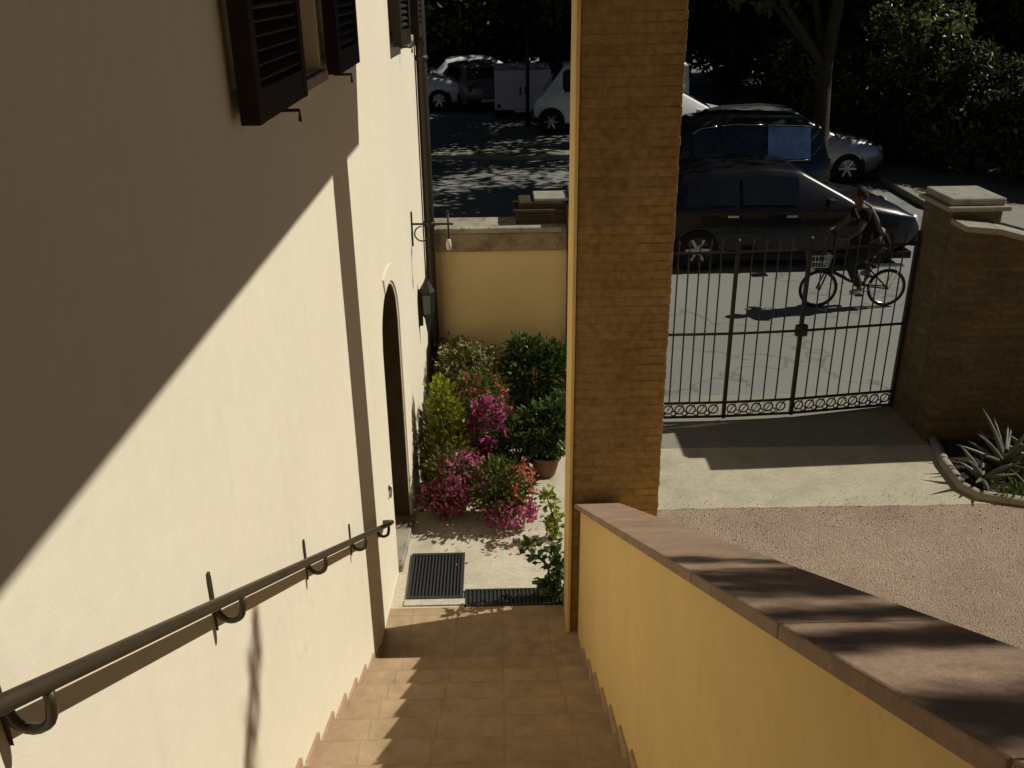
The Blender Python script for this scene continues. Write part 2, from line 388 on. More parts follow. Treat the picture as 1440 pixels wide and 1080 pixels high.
def shutter_leaf(y0, y1, z0, z1, x0=.012, th=.045, ang=0, slats=True):
    m = MB(); f = .065
    m.box((0, 0, z0), (th, f, z1)); m.box((0, y1-y0-f, z0), (th, y1-y0, z1))
    for a, b in ((z0, z0+.1), (z1-.1, z1), ((z0+z1)/2-.05, (z0+z1)/2+.05)): m.box((.002, f, a), (th-.002, y1-y0-f, b))
    z = z0+.12
    while z < z1-.12:
        m.prism([(.006, f, z+.03), (.012, f, z+.036), (th-.004, f, z+.008), (th-.010, f, z)], (0, y1-y0-2*f, 0)); z += .042
    o = m.build('shutter', M['shutter'], HOUSE); o.location = (x0*math.cos(ang)-y0*math.sin(ang), x0*math.sin(ang)+y0*math.cos(ang), 0); o.rotation_euler = (0, 0, ang); return o
for (y0, y1, z0, z1), (la, lb, ra, rb, x0) in zip(WIN, [(-1.93, -1.13, -.30, .41, .03), (1.98, 2.50, 3.0, 3.42, .02)]):
    m = MB(); m.box((-.16, y0, z0), (-.10, y0+.05, z1)); m.box((-.16, y1-.05, z0), (-.10, y1, z1)); m.box((-.158, y0+.05, z0), (-.102, y1-.05, z0+.05))
    m.box((-.158, y0+.05, z1-.05), (-.102, y1-.05, z1)); m.box((-.157, (y0+y1)/2-.03, z0+.05), (-.098, (y0+y1)/2+.03, z1-.05))
    tilt = -PHI if y0 < 0 else 0
    wf = m.build('window', M['shutter'], HOUSE); wf.rotation_euler = (0, 0, tilt)
    m = MB(); m.box((-.135, y0+.05, z0+.05), (-.125, y1-.05, z1-.05)); m.build('pane', M['wglass'], wf)
    m = MB(); m.box((-.15, y0-.02, z0-.05), (.035, y1+.02, z0-.002)); m.build('sill', M['capstone'], wf, bevel=.006)
    s1 = shutter_leaf(la, lb, z0-.03, z1+.03, x0, .06, tilt); s2 = shutter_leaf(ra, rb, z0-.03, z1+.03, x0, .06, tilt)
    for yy in ((la+lb)/2+.2, (ra+rb)/2):
        m = MB(); m.tube([(0, yy, z0-.06), (.09, yy, z0-.06), (.09, yy, z0-.10)], .007, 6); m.build('shutter_catch', M['iron'], HOUSE).rotation_euler = (0, 0, tilt)
m = MB(); m.tube([(.055, 3.30, .12), (.055, 3.30, 7.1)], .044, 14)
for z in (.5, 2.0, 3.4, 5): m.lathe([(.0445, -.02), (.052, -.02), (.052, .02), (.0445, .02)], 14, (.055, 3.30, z))
m.build('downpipe', M['pipe'], HOUSE, True)
m = MB(); m.box((-TH, -9, 7.2), (.45, 3.7, 7.32)); m.build('eaves', M['shutter'], HOUSE)

m = MB(); m.box((-.5, -8.4, -.1), (14, -7.9, TOP)); m.build('sky_block_wall', M['ochre'], HOUSE)  # wall added behind the camera to keep sky light off the shaded faces
m = MB(); m.lathe([(0, 0), (.018, 0), (.018, .008), (0, .008)], 12, (0, 0, 0), 'y'); m.torus((0, .012, -.035), .035, .0045, 'y', 18, 6)
o_ = m.build('wall_ring', M['iron'], None); tag(o_, 'small iron ring hanging on the cream wall left of the arched doorway', 'ring')
# wall lantern and bracket near the corner of the house
def hw(x, y, z):                                  # house-local to world
    c, s_ = math.cos(PHI), math.sin(PHI); return (-.8+c*x-s_*y, 4.85+s_*x+c*y, z)
o_.location = hw(.0, .70, .80); o_.rotation_euler = (0, 0, PHI-PI/2)
BR = thing('wall_bracket', 'thin wrought iron bracket sticking out of the cream wall near its corner', 'bracket', hw(0, 2.52, 2.17), PHI)
m = MB(); m.box((.0, -.012, -.16), (.012, .012, .12)); m.build('back_plate', M['iron'], BR)
m = MB(); m.tube([(.01, 0, .02), (.34, 0, .02)], .009, 8); m.build('arm', M['iron'], BR)
m = MB(); m.tube([(.30, 0, .10), (.30, 0, -.10)], .008, 8); m.lathe([(0, .0), (.018, .015), (0, .035)], 8, (.30, 0, .10)); m.build('upright', M['iron'], BR, True)
m = MB(); m.torus((.085, 0, -.06), .06, .006, 'y', 16, 6, PI*.5, PI*1.9); m.build('scroll', M['iron'], BR, True)
m = MB(); m.lathe([(.0, 0), (.016, -.01), (.024, -.05), (.018, -.09), (0, -.1)], 12, (.30, 0, -.10)); m.build('pendant', M['lampglass'], BR, True)
LN = thing('wall_lantern', 'dark pointed lantern fixed flat on the cream wall below the bracket', 'lantern', hw(0, 2.72, 1.15), PHI)
m = MB(); m.lathe([(0, 0), (.012, .03), (.03, .16), (.05, .2), (.065, .40), (.07, .41), (.02, .50), (.0, .56)], 6, (.075, 0, 0)); m.build('body', M['iron'], LN)
m = MB(); m.lathe([(.056, .215), (.0675, .385)], 6, (.075, 0, 0)); m.build('glass', M['wglass'], LN)
m = MB(); m.box((0, -.02, .1), (.03, .02, .42)); m.build('mount', M['iron'], LN)

# ------------------------------------------------------------------ staircase
ST = thing('staircase', 'terracotta tiled flight of steps between the cream wall and the ochre side wall', 'stairs', (0, 4.55, 0))
RISE, TREAD = .1698, .305
def xwall(y): return -.8+.048*max(0, y-4.85)
for i in range(17):
    y1 = -i*TREAD; y0 = y1-TREAD; z1 = (i+1)*RISE
    m = MB(); m.box((-1.0, y0-.02, z1-RISE-.05), (.52, y1, z1-.034)); m.box((-1.0, y0, z1-.034), (.52, y1+.006, z1))
    m.build('step', M['terracotta'], ST, bevel=.004)
m = MB(); m.box((-1.2, -9, 17*RISE-.05), (.52, -17*TREAD, 17*RISE)); m.build('top_landing', M['terracotta'], ST)
for side in (0, 1):
    m = MB()
    for i in range(-1, 17):
        y1 = -i*TREAD; y0 = y1-TREAD; z = max(0, (i+1)*RISE); zt = z+.115
        if i < 0: y1 -= .03
        xa = xwall(4.55+(y0+y1)/2) if side == 0 else .5
        P = [(0, y1, z-.03), (0, y0, z-.03), (0, y0, z+.115), (0, y0+.09, z+.115), (0, y1-.03, z+.055), (0, y1, z+.05)]
        if side == 0: m.prism([(xwall(4.55+p[1])+.001, p[1], p[2]) for p in P], (.012, 0, 0))
        else: m.prism([(xa-.012, p[1], p[2]) for p in P], (.0115, 0, 0))
    m.build('skirting', M['skirt'], ST)

# ------------------------------------------------------------------ low ochre side wall with sloping coping
LW = thing('stair_wall', 'ochre plastered side wall of the stairs with a sloping pink stone coping', 'wall', (0, 4.94, 0))
sl = .54
def zc(dy): return 1.012-sl*dy                      # dy measured from 4.94, negative towards the camera
m = MB(); m.prism([(.5, .03, -.1), (.5, -6.2, -.1), (.5, -6.2, zc(-6.2)-.036), (.5, .03, zc(.03)-.036)], (.21, 0, 0))
m.build('wall', M['ochre'], LW)
y = .03; k = 0
while y > -6:
    y2 = y-.62; g = .004; m = MB()
    m.prism([(.462, y-g, zc(y-g)-.036), (.462, y2, zc(y2)-.036), (.462, y2, zc(y2)), (.462, y-g, zc(y-g))], (.278, 0, 0))
    m.build('coping', M['coping'], LW, bevel=.005); y = y2

# ------------------------------------------------------------------ brick pillar and porch roof
BP = thing('brick_pillar', 'tall tan brick pillar with an ochre plastered side at the foot of the stairs', 'pillar', (.45, 4.985, 0))
m = MB(); m.box((0, 0, -.05), (.535, .32, 4.904)); m.build('shaft', M['brick'], BP, bevel=.006)
m = MB(); rq = random.Random(9)
for i in range(92):
    q, e = rq.uniform(.001, .007), rq.uniform(.001, .004); L_ = .115 if i % 2 else .20
    m.box((.535-L_, -e, .0025+i*.052), (.535+q, .10 if i % 2 else .12, .0495+i*.052))
m.build('corner_bricks', M['brick'], BP, bevel=.003)
m = MB(); m.box((-.022, -.012, -.02), (-.001, .322, 4.904)); m.build('plaster_side', M['ochre'], BP, bevel=.004)
m = MB(); m.box((-1.5, -7, 4.905), (1.05, 5.8, 5.12)); pr_ = m.build('porch_roof', M['shutter']); tag(pr_, 'flat porch roof over the stairs carried by the brick pillar', 'roof')

# ------------------------------------------------------------------ handrail
HR = thing('handrail', 'brown metal handrail on curled brackets along the cream wall', 'handrail', (-.8, 4.85, 0))
def rz(u): return .731-.558*(u-.363)
OFF = .085
m = MB(); pts = [(OFF, u, rz(u)) for u in (-5.2, -3, -1.5, 0, .30)] + [(OFF, .36, rz(.36)+.004), (OFF-.02, .405, rz(.40)+.0), (OFF-.055, .41, rz(.41)), (.012, .41, rz(.41))]
m.tube(pts, .0155, 14); m.build('rail', M['railpaint'], HR, True)
for u in (-4.75, -3.70, -2.745, -1.677, -.69, .20):
    z = rz(u); m = MB()
    arc = [(.006, u, z-.035)] + [(.042-.034*math.cos(a)+.006, u, z-.055-.036*math.sin(a)) for a in [PI*i/10 for i in range(11)]] + [(OFF, u, z-.04), (OFF, u, z-.015)]
    m.tube(arc, .0095, 8); bk = m.build('bracket', M['railpaint'], HR, True)
    m = MB(); hwid = .009
    m.prism([(.0005, u, z-.125), (.0005, u+hwid*.5, z-.05), (.0005, u+hwid, z-.02), (.0005, u+hwid*1.1, z+.045), (.0005, u+hwid*.7, z+.068), (.0005, u-hwid*.7, z+.068), (.0005, u-hwid*1.1, z+.05), (.0005, u-hwid, z-.02), (.0005, u-hwid*.5, z-.06)], (.007, 0, 0))
    m.build('wall_plate', M['railpaint'], bk)

# ------------------------------------------------------------------ grates and mats
G = thing('floor_grate', 'square dark steel grate in a pale frame set in the paving near the house wall', 'grate', (-.475, 5.645, -.008))
m = MB()
for a, b in (((-.20, -.28), (.20, -.255)), ((-.20, .255), (.20, .28)), ((-.20, -.255), (-.175, .255)), ((.175, -.255), (.20, .255))): m.box((a[0], a[1], 0), (b[0], b[1], .016))
m.build('frame', M['grate'], G)
m = MB(); m.box((-.178, -.258, .001), (.178, .258, .003)); m.build('pit', M['pit'], G)
m = MB()
for i in range(14): x = -.165+i*.0245; m.box((x, -.255, .004), (x+.011, .255, .014))
m.build('bars', M['grate'], G)
m = MB(); m.box((-.21, -.35, 0), (.22, -.285, .012)); m.build('edging', M['frame_w'], G)
D = thing('drain_channel', 'long slotted dark drain channel beside the square grate', 'drain', (.07, 5.37, -.008))
m = MB(); m.box((-.335, -.09, .001), (.42, .09, .004)); m.build('pit', M['pit'], D)
m = MB(); m.box((-.335, .08, .004), (.42, .095, .014)); m.box((-.335, -.095, .004), (.42, -.08, .014))
for i in range(26): x = -.33+i*.029; m.box((x, -.08, .0045), (x+.012, .08, .013))
m.build('bars', M['grate'], D)

# ------------------------------------------------------------------ boundary wall, gateposts, gate
BW = thing('boundary_wall', 'pale ochre boundary wall with weathered brick coping behind the flower pots', 'wall', (0, 8.3, 0))
m = MB(); m.box((-.66, 0, -.1), (.655, .3, 1.70)); m.build('wall', M['ochre_wall'], BW)
m = MB(); m.box((-.60, -.03, 1.70), (.655, .36, 1.872)); m.build('coping_course', M['capbrick'], BW, bevel=.01)
m = MB(); m.box((-.60, -.045, 1.873), (.655, .38, 1.925)); m.build('coping', M['capstone'], BW, bevel=.012)
m = MB(); m.box((.19, .08, 1.926), (.66, .42, 2.03)); m.box((.17, .06, 2.031), (.68, .45, 2.06)); m.box((.22, .1, 2.061), (.66, .42, 2.12)); m.build('raised_block', M['darkbrick'], BW, bevel=.01)
m = MB(); m.box((.36, .12, 2.121), (.68, .46, 2.15)); m.build('cap_stone', M['gatecap'], BW, bevel=.008)
GP = thing('brick_gatepost', 'brick gatepost half hidden behind the tan pillar at the end of the ochre wall', 'gatepost', (.95, 8.45, 0))
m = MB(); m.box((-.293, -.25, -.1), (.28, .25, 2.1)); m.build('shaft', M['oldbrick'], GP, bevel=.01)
m = MB(); m.box((-.26, -.28, 2.101), (.33, .3, 2.2)); m.build('cap', M['gatecap'], GP, bevel=.015)
GR = thing('brick_gatepost', 'broad brick gatepost with a flat pale stone cap to the right of the gate', 'gatepost', (4.27, 8.0, 0))
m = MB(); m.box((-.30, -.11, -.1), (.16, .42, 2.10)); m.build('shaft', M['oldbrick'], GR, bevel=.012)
m = MB(); m.box((-.35, -.16, 2.101), (.21, .46, 2.145)); m.box((-.31, -.12, 2.146), (.17, .42, 2.21)); m.build('cap', M['gatecap'], GR, bevel=.015)
GW = thing('garden_wall', 'dark brick garden wall sloping down to the right of the broad gatepost', 'wall', (3.97, 7.62, 0))
m = MB(); prof = [(0, 1.99), (.30, 1.96), (.75, 1.84), (1.4, 1.64), (2.2, 1.5), (7, 1.45)]
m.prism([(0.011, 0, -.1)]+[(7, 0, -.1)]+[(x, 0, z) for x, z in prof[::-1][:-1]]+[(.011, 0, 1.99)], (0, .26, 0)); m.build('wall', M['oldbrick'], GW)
m = MB()
for (a, b), (c, d) in zip(prof, prof[1:]): m.prism([(a+.012, -.03, b+.001), (c+.01, -.03, d+.001), (c+.01, -.03, d+.05), (a+.012, -.03, b+.05)], (0, .32, 0))
m.build('coping', M['gatecap'], GW)
def gate_leaf(label, x0, y0, x1, y1, nb, lock=False, stileL=True, stileR=True):
    L = math.hypot(x1-x0, y1-y0); g = thing('gate_leaf', label, 'gate', (x0, y0, 0), math.atan2(y1-y0, x1-x0), 'iron gate leaves')
    zt = 1.69
    for on, x in ((stileL, .0), (stileR, L-.03)):
        if on: m = MB(); m.box((x, -.02, .02), (x+.03, .02, zt+.10)); m.lathe([(0, .13), (.02, .115), (.012, .1)], 8, (x+.015, 0, zt)); m.build('stile', M['iron'], g)
    for z in (.035, .185, .90, zt):
        m = MB(); m.box((.03, -.012, z-.009), (L-(.03 if stileR else -.004), .012, z+.009)); m.build('rail', M['iron'], g)
    for i in range(nb):
        x = .03+(L-.06)*(i+1)/(nb+1); m = MB(); m.tube([(x, 0, .19), (x, 0, zt+.075)], .0072, 6); m.tube([(x, 0, zt+.075), (x, 0, zt+.085), (x, 0, zt+.135)], [.007, .014, .001], 6)
        m.build('bar', M['iron'], g)
    nS = max(3, int((L-.06)/.105)); m = MB()
    for i in range(nS):
        cx = .03+(L-.06)*(i+.5)/nS; R = .045
        m.torus((cx, 0, .115), R, .0075, 'y', 14, 5); m.torus((cx+.052, 0, .075), .024, .006, 'y', 10, 5) if i < nS-1 else None
        m.tube([(cx-.04, 0, .05), (cx+.04, 0, .18)], .005, 5)
    m.build('scrollwork', M['iron'], g)
    if lock:
        m = MB(); m.box((-.035, -.03, .85), (.075, .025, .96)); lb = m.build('lock_box', M['iron'], g, bevel=.006)
        m = MB(); m.tube([(.02, -.035, .93), (.02, -.085, .93), (.11, -.085, .93)], .009, 8); m.build('handle', M['iron'], lb)
    return g
gate_leaf('left iron gate leaf partly hidden behind the brick pillar', 1.24, 8.14, 2.185, 8.145, 8, False, True, False)
gate_leaf('narrow middle iron gate leaf between two thick uprights', 2.19, 8.145, 2.865, 8.19, 4, False, True, False)
gate_leaf('right iron gate leaf with the lock box beside the broad gatepost', 2.87, 8.19, 3.95, 8.345, 8, True, True, True)

# ------------------------------------------------------------------ plants
def blob(c, r, n, seed, shell=.55):
    rg = np.random.default_rng(seed); d = rg.normal(size=(n, 3)); d /= np.linalg.norm(d, axis=1)[:, None]
    rad = shell+(1-shell)*rg.random(n)**.6
    lump = 1+.18*np.sin(d[:, 0]*7+seed)*np.cos(d[:, 1]*6+seed*2)+.12*np.sin(d[:, 2]*9+seed)
    return np.array(c)+d*np.array(r)*(rad*lump)[:, None]
FULL = 1.5
def potted(name, label, cat, loc, pot, leaf, fol, flowers=(), group='potted plants by the boundary wall', stems=True, lsize=.05, asp=.55, up=.2):
    """pot: (radius, height) or None; fol: list of (centre, radii, count); flowers: list of (material, blobs, size, name)"""
    g = thing(name, label, cat, loc, 0, group); sd = int(abs(loc[0]*977+loc[1]*331)) % 9999; zb = 0
    if pot:
        r, h = pot; m = MB(); m.lathe([(0, .0), (r*.68, .0), (r*.95, h*.82), (r*1.06, h*.83), (r*1.08, h), (r*.95, h), (r*.92, h*.86), (0, h*.86)], 24); m.build('pot', M['pot'], g, False)
        m = MB(); m.lathe([(0, h*.9), (r*.90, h*.88)], 20); m.build('soil', M['soil'], g); zb = h*.85
    m = MB(); rg = random.Random(sd)
    for c, r, n in fol:
        for i in range(7):
            e = Vector(c)+Vector((rg.uniform(-.7, .7)*r[0], rg.uniform(-.7, .7)*r[1], rg.uniform(-.2, .8)*r[2]))
            s0 = Vector((rg.uniform(-.05, .05), rg.uniform(-.05, .05), zb)); md = (s0+e)/2+Vector((rg.uniform(-.04, .04), rg.uniform(-.04, .04), .05))
            m.tube([s0, md, e], [.006, .005, .002], 5)
    m.build('stems', M['stem'], g)
    m = MB()
    for i, (c, r, n) in enumerate(fol): m.leaves(blob(c, [q*1.1 for q in r], int(n*FULL), sd+i, .25), lsize, asp, up, sd+i)
    m.build('foliage', M[leaf], g)
    for j, (mt, bl, sz) in enumerate(flowers):
        m = MB()
        for i, (c, r, n) in enumerate(bl):
            p = blob(c, [q*1.08 for q in r], int(n*1.25), sd+50+i+7*j, .8)
            for k in range(5): m.leaves(p+np.random.default_rng(k).normal(size=p.shape)*sz*.35, sz*.8, .85, 1.2, sd+i*9+k+60*j, .2)
        m.build('flowers', M[mt], g)
    return g
potted('flowering_plant', 'bright pink flowering plant spilling over the paving beside the house wall', 'plant', (-.37, 6.55, 0), (.13, .2), 'leaf_olive',
    [((0, 0, .36), (.2, .18, .2), 420), ((-.08, -.08, .2), (.17, .15, .12), 220)], [('pink', [((.08, -.06, .33), (.19, .17, .2), 150), ((-.07, -.1, .18), (.18, .13, .13), 110)], .042), ('magenta', [((-.1, -.08, .16), (.17, .14, .12), 50)], .04)])
potted('flowering_plant', 'round low green bush edged with coral and pink blooms, nearest the stairs', 'plant', (.01, 6.42, 0), (.15, .16), 'leaf_mid',
    [((-.03, 0, .33), (.22, .2, .19), 750), ((0, -.05, .2), (.23, .2, .13), 250)], [('coral', [((.16, -.02, .30), (.10, .15, .18), 60), ((.1, -.1, .14), (.13, .1, .08), 20)], .04), ('pink', [((.09, -.15, .13), (.18, .1, .09), 110)], .042), ('magenta', [((.0, -.14, .08), (.14, .08, .05), 18)], .036)])
potted('flowering_plant', 'tall trailing plant with dark magenta blooms between the yellow shrub and the pots', 'plant', (-.11, 7.0, 0), (.13, .26), 'leaf_dark',
    [((.02, 0, .55), (.14, .13, .27), 420)], [('magenta', [((.02, -.05, .55), (.13, .12, .26), 130)], .04), ('pink', [((.03, -.06, .72), (.12, .1, .1), 40)], .038)])
potted('potted_shrub', 'bright yellow green shrub against the corner of the house wall', 'shrub', (-.44, 6.95, 0), (.13, .26), 'leaf_yel',
    [((.0, 0, .62), (.13, .13, .27), 620), ((-.03, -.02, .86), (.08, .08, .14), 160), ((.02, -.06, .45), (.15, .12, .16), 260)], (), lsize=.055, up=.9)
potted('flowering_plant', 'red and coral geranium raised on a pot behind the magenta blooms', 'plant', (-.16, 7.38, 0), (.15, .36), 'leaf_mid',
    [((0, 0, .68), (.2, .16, .2), 480)], [('red', [((-.1, -.05, .75), (.11, .11, .12), 20)], .034), ('coral', [((.04, -.08, .68), (.16, .1, .16), 60)], .036)])
potted('flowering_shrub', 'shrub sprinkled with small cream flowers at the foot of the ochre wall', 'shrub', (-.24, 7.8, 0), (.17, .36), 'leaf_olive',
    [((0, 0, .78), (.27, .2, .2), 800), ((-.16, .1, .66), (.17, .15, .22), 300)], [('cream', [((-.03, -.06, .84), (.25, .15, .16), 120)], .022)], lsize=.045)
potted('potted_shrub', 'dark green bushy shrub against the right end of the ochre wall', 'shrub', (.34, 7.86, 0), (.19, .34), 'leaf_deep',
    [((0, 0, .66), (.3, .22, .27), 950), ((-.1, 0, .86), (.14, .13, .13), 260), ((.2, 0, .8), (.13, .12, .12), 200)], [('cream', [((-.09, -.04, .92), (.08, .08, .06), 14)], .03)], lsize=.07)
potted('potted_plant', 'leafy deep green plant in a terracotta pot next to the brick pillar', 'plant', (.40, 7.15, -.008), (.135, .2), 'leaf_deep',
    [((-.02, 0, .42), (.25, .2, .19), 650), ((.1, 0, .56), (.13, .12, .1), 160)], (), lsize=.085, asp=.45)
potted('potted_plant', 'dark leafy plant in the shade between the magenta blooms and the terracotta pot', 'plant', (.13, 7.05, 0), (.12, .2), 'leaf_dark',
    [((0, 0, .36), (.15, .15, .2), 420)], (), lsize=.07)
potted('potted_shrub', 'olive green rounded bush in the shade of the house corner', 'shrub', (-.42, 8.08, 0), (.15, .34), 'leaf_olive', [((0, 0, .68), (.19, .15, .24), 420)], (), lsize=.045)
potted('potted_plant', 'grey green spiky plant in a small clay pot by the house wall', 'plant', (-.6, 7.2, 0), (.09, .2), 'leaf_grey', [((0, 0, .40), (.08, .09, .2), 130)], (), lsize=.12, asp=.22, up=1.2)
potted('potted_shrub', 'brownish green bushy plant in a clay pot at the foot of the yellow shrub', 'shrub', (-.53, 6.78, 0), (.11, .18), 'leaf_olive', [((.03, 0, .36), (.14, .12, .18), 380)], [('coral', [((.03, -.04, .34), (.12, .1, .14), 16)], .03)], lsize=.05)
rgp = np.random.default_rng(8); fp = np.column_stack([rgp.normal(-.02, .26, 90), rgp.normal(6.12, .16, 90), rgp.uniform(-.004, .002, 90)]); fp = fp[(fp[:, 0] > -.55) & (fp[:, 0] < .42)]
m = MB()
for x, y, z in fp:
    a = rgp.uniform(0, 6.28); l = rgp.uniform(.008, .017); c_, s_ = math.cos(a)*l, math.sin(a)*l
    m.add([(x-c_, y-s_, z), (x+s_*.6, y-c_*.6, z+.004), (x+c_, y+s_, z+.001), (x-s_*.6, y+c_*.6, z+.005)], [(0, 1, 2, 3)])
tag(m.build('fallen_petals', M['pink']), 'pink petals fallen on the pale paving in front of the pots', None, None, 'stuff')
rgp = np.random.default_rng(18); m = MB()
for i in range(520):
    x, y = rgp.uniform(.8, 4.6), 6.53-abs(rgp.normal(0, .35)) if i > 230 else rgp.normal(6.6, .07); r = rgp.uniform(.003, .009)
    m.add([(x+r, y, -.016), (x, y+r*.8, -.016), (x-r, y, -.016), (x, y-r*.9, -.016), (x+r*.2, y, -.016+r)], [(0, 1, 4), (1, 2, 4), (2, 3, 4), (3, 0, 4)])
tag(m.build('loose_stones', M['gravel']), 'loose gravel stones spilling onto the pale strip', None, None, 'stuff')
def sprig(label, loc, leaf, stems, lsize):
    g = thing('climbing_plant', label, 'plant', loc, 0, 'plants growing at the brick pillar'); m = MB(); p = []
    rg = np.random.default_rng(5)
    for st in stems:
        m.tube(st, [.006]*(len(st)-1)+[.002], 5)
        for a, b in zip(st, st[1:]):
            a = np.array(a); b = np.array(b)
            for t_ in np.linspace(0, 1, 26): p.append(a+(b-a)*t_+rg.normal(size=3)*.028)
    m.build('stems', M['stem'], g); m = MB(); m.leaves(p, lsize, .7, .3, 3); m.build('foliage', M[leaf], g)
sprig('dark green climbing sprig at the foot of the brick pillar beside the drain', (.36, 5.34, 0), 'leaf_deep',
    [[(0, 0, 0), (.0, 0, .16), (-.06, 0, .3), (-.17, -.02, .42), (-.2, -.02, .5)], [(0, 0, 0), (.03, .02, .2), (.02, .02, .36), (-.04, 0, .44)], [(.02, 0, 0), (.05, 0, .12), (-.04, -.02, .18)], [(.03, .03, 0), (.05, .05, .2), (.05, .05, .34)], [(0, 0, 0), (-.08, 0, .1), (-.05, -.03, .16)]], .062)
sprig('pale green young plant growing behind the brick pillar', (.42, 6.1, 0), 'leaf_yel',
    [[(0, 0, 0), (.0, 0, .15), (-.05, 0, .32), (-.08, 0, .45)], [(0, 0, 0), (.02, 0, .2), (-.01, 0, .38)], [(.01, 0, 0), (-.04, 0, .12), (-.06, 0, .22)]], .055)
# planting bed at the right
BED = [(4.0, 7.6), (3.97, 7.2), (3.93, 6.72), (4.3, 6.5), (5.4, 6.4), (8, 6.4), (8, 7.6)]
m = MB(); m.prism([(x, y, -.016) for x, y in BED], (0, 0, .03)); struct(m.build('planting_bed', M['soil']), 'dark soil bed under the garden wall')
m = MB(); m.tube([(4.05, 7.6, .01), (3.955, 7.15, .012), (3.92, 6.74, .012), (3.99, 6.6, .012), (4.3, 6.48, .012), (5.4, 6.37, .01)], .045, 8); tag(m.build('bed_edging', M['kerb'], smooth=True), 'low curved stone edging of the planting bed', 'edging')
def aloe(label, loc, n, L, seed):
    g = thing('aloe_plant', label, 'plant', loc, 0, 'spiky plants in the bed'); rg = random.Random(seed)
    for i in range(n):
        a = 2*PI*i/n*1.618*2+rg.uniform(-.2, .2); el = rg.uniform(.25, 1.25); l = L*rg.uniform(.7, 1.1); dx, dy = math.cos(a), math.sin(a)
        pts = []; rs = []
        for k in range(6):
            t_ = k/5; r_ = l*t_*math.cos(el*(1-.25*t_)); pts.append((dx*r_, dy*r_, .02+l*math.sin(el)*t_-.12*l*t_*t_)); rs.append(.028*(1-t_)**.7+.002)
        m = MB(); m.tube(pts, rs, 6); m.build('leaf', M['aloe'], g, True)
aloe('large grey spiky aloe under the garden wall', (4.42, 7.05, .01), 18, .5, 1)
aloe('small spiky aloe near the curved edging', (4.12, 6.82, .01), 12, .33, 4)
aloe('spiky aloe in the back of the bed close to the gatepost', (4.72, 7.1, .01), 14, .42, 6)
rgn = np.random.default_rng(2); pp = np.column_stack([rgn.uniform(4.12, 6.5, 1500), rgn.uniform(6.5, 7.0, 1500), rgn.uniform(.01, .05, 1500)])
m = MB(); m.leaves(pp, .07, .3, 1.6, 4); tag(m.build('ground_cover', M['leaf_mid']), 'low green ground cover along the edge of the bed', None, None, 'stuff')
# ------------------------------------------------------------------ vehicles (local: +x forward)
def wheel(parent, x, y, r, side):
    w_ = MB(); w_.lathe([(r*.60, -.10), (r*.92, -.105), (r, -.07), (r, .07), (r*.92, .105), (r*.60, .10)], 28, (0, 0, 0), 'y')
    h = bpy.data.objects.new('wheel', None); COL.objects.link(h); h.parent = parent; h.location = (x, y, r); h.empty_display_size = .1
    w_.build('tyre', M['tyre'], h, True)
    m = MB(); s_ = side
    m.lathe([(r*.62, .10*s_), (r*.58, .075*s_), (r*.5, .03*s_), (0, .03*s_)], 28, (0, 0, 0), 'y')
    for k in range(6):
        a = 2*PI*k/6; ca, sa = math.cos(a), math.sin(a); px, pz = -sa*r*.075, ca*r*.075
        P = [(ca*r*.1+px, .055*s_, sa*r*.1+pz), (ca*r*.58+px*.7, .075*s_, sa*r*.58+pz*.7), (ca*r*.58-px*.7, .075*s_, sa*r*.58-pz*.7), (ca*r*.1-px, .055*s_, sa*r*.1-pz)]
        m.prism(P, (0, .02*s_, 0))
    m.lathe([(0, .085*s_), (r*.14, .08*s_), (r*.15, .05*s_)], 12, (0, 0, 0), 'y')
    m.build('rim', M['rim'], h)
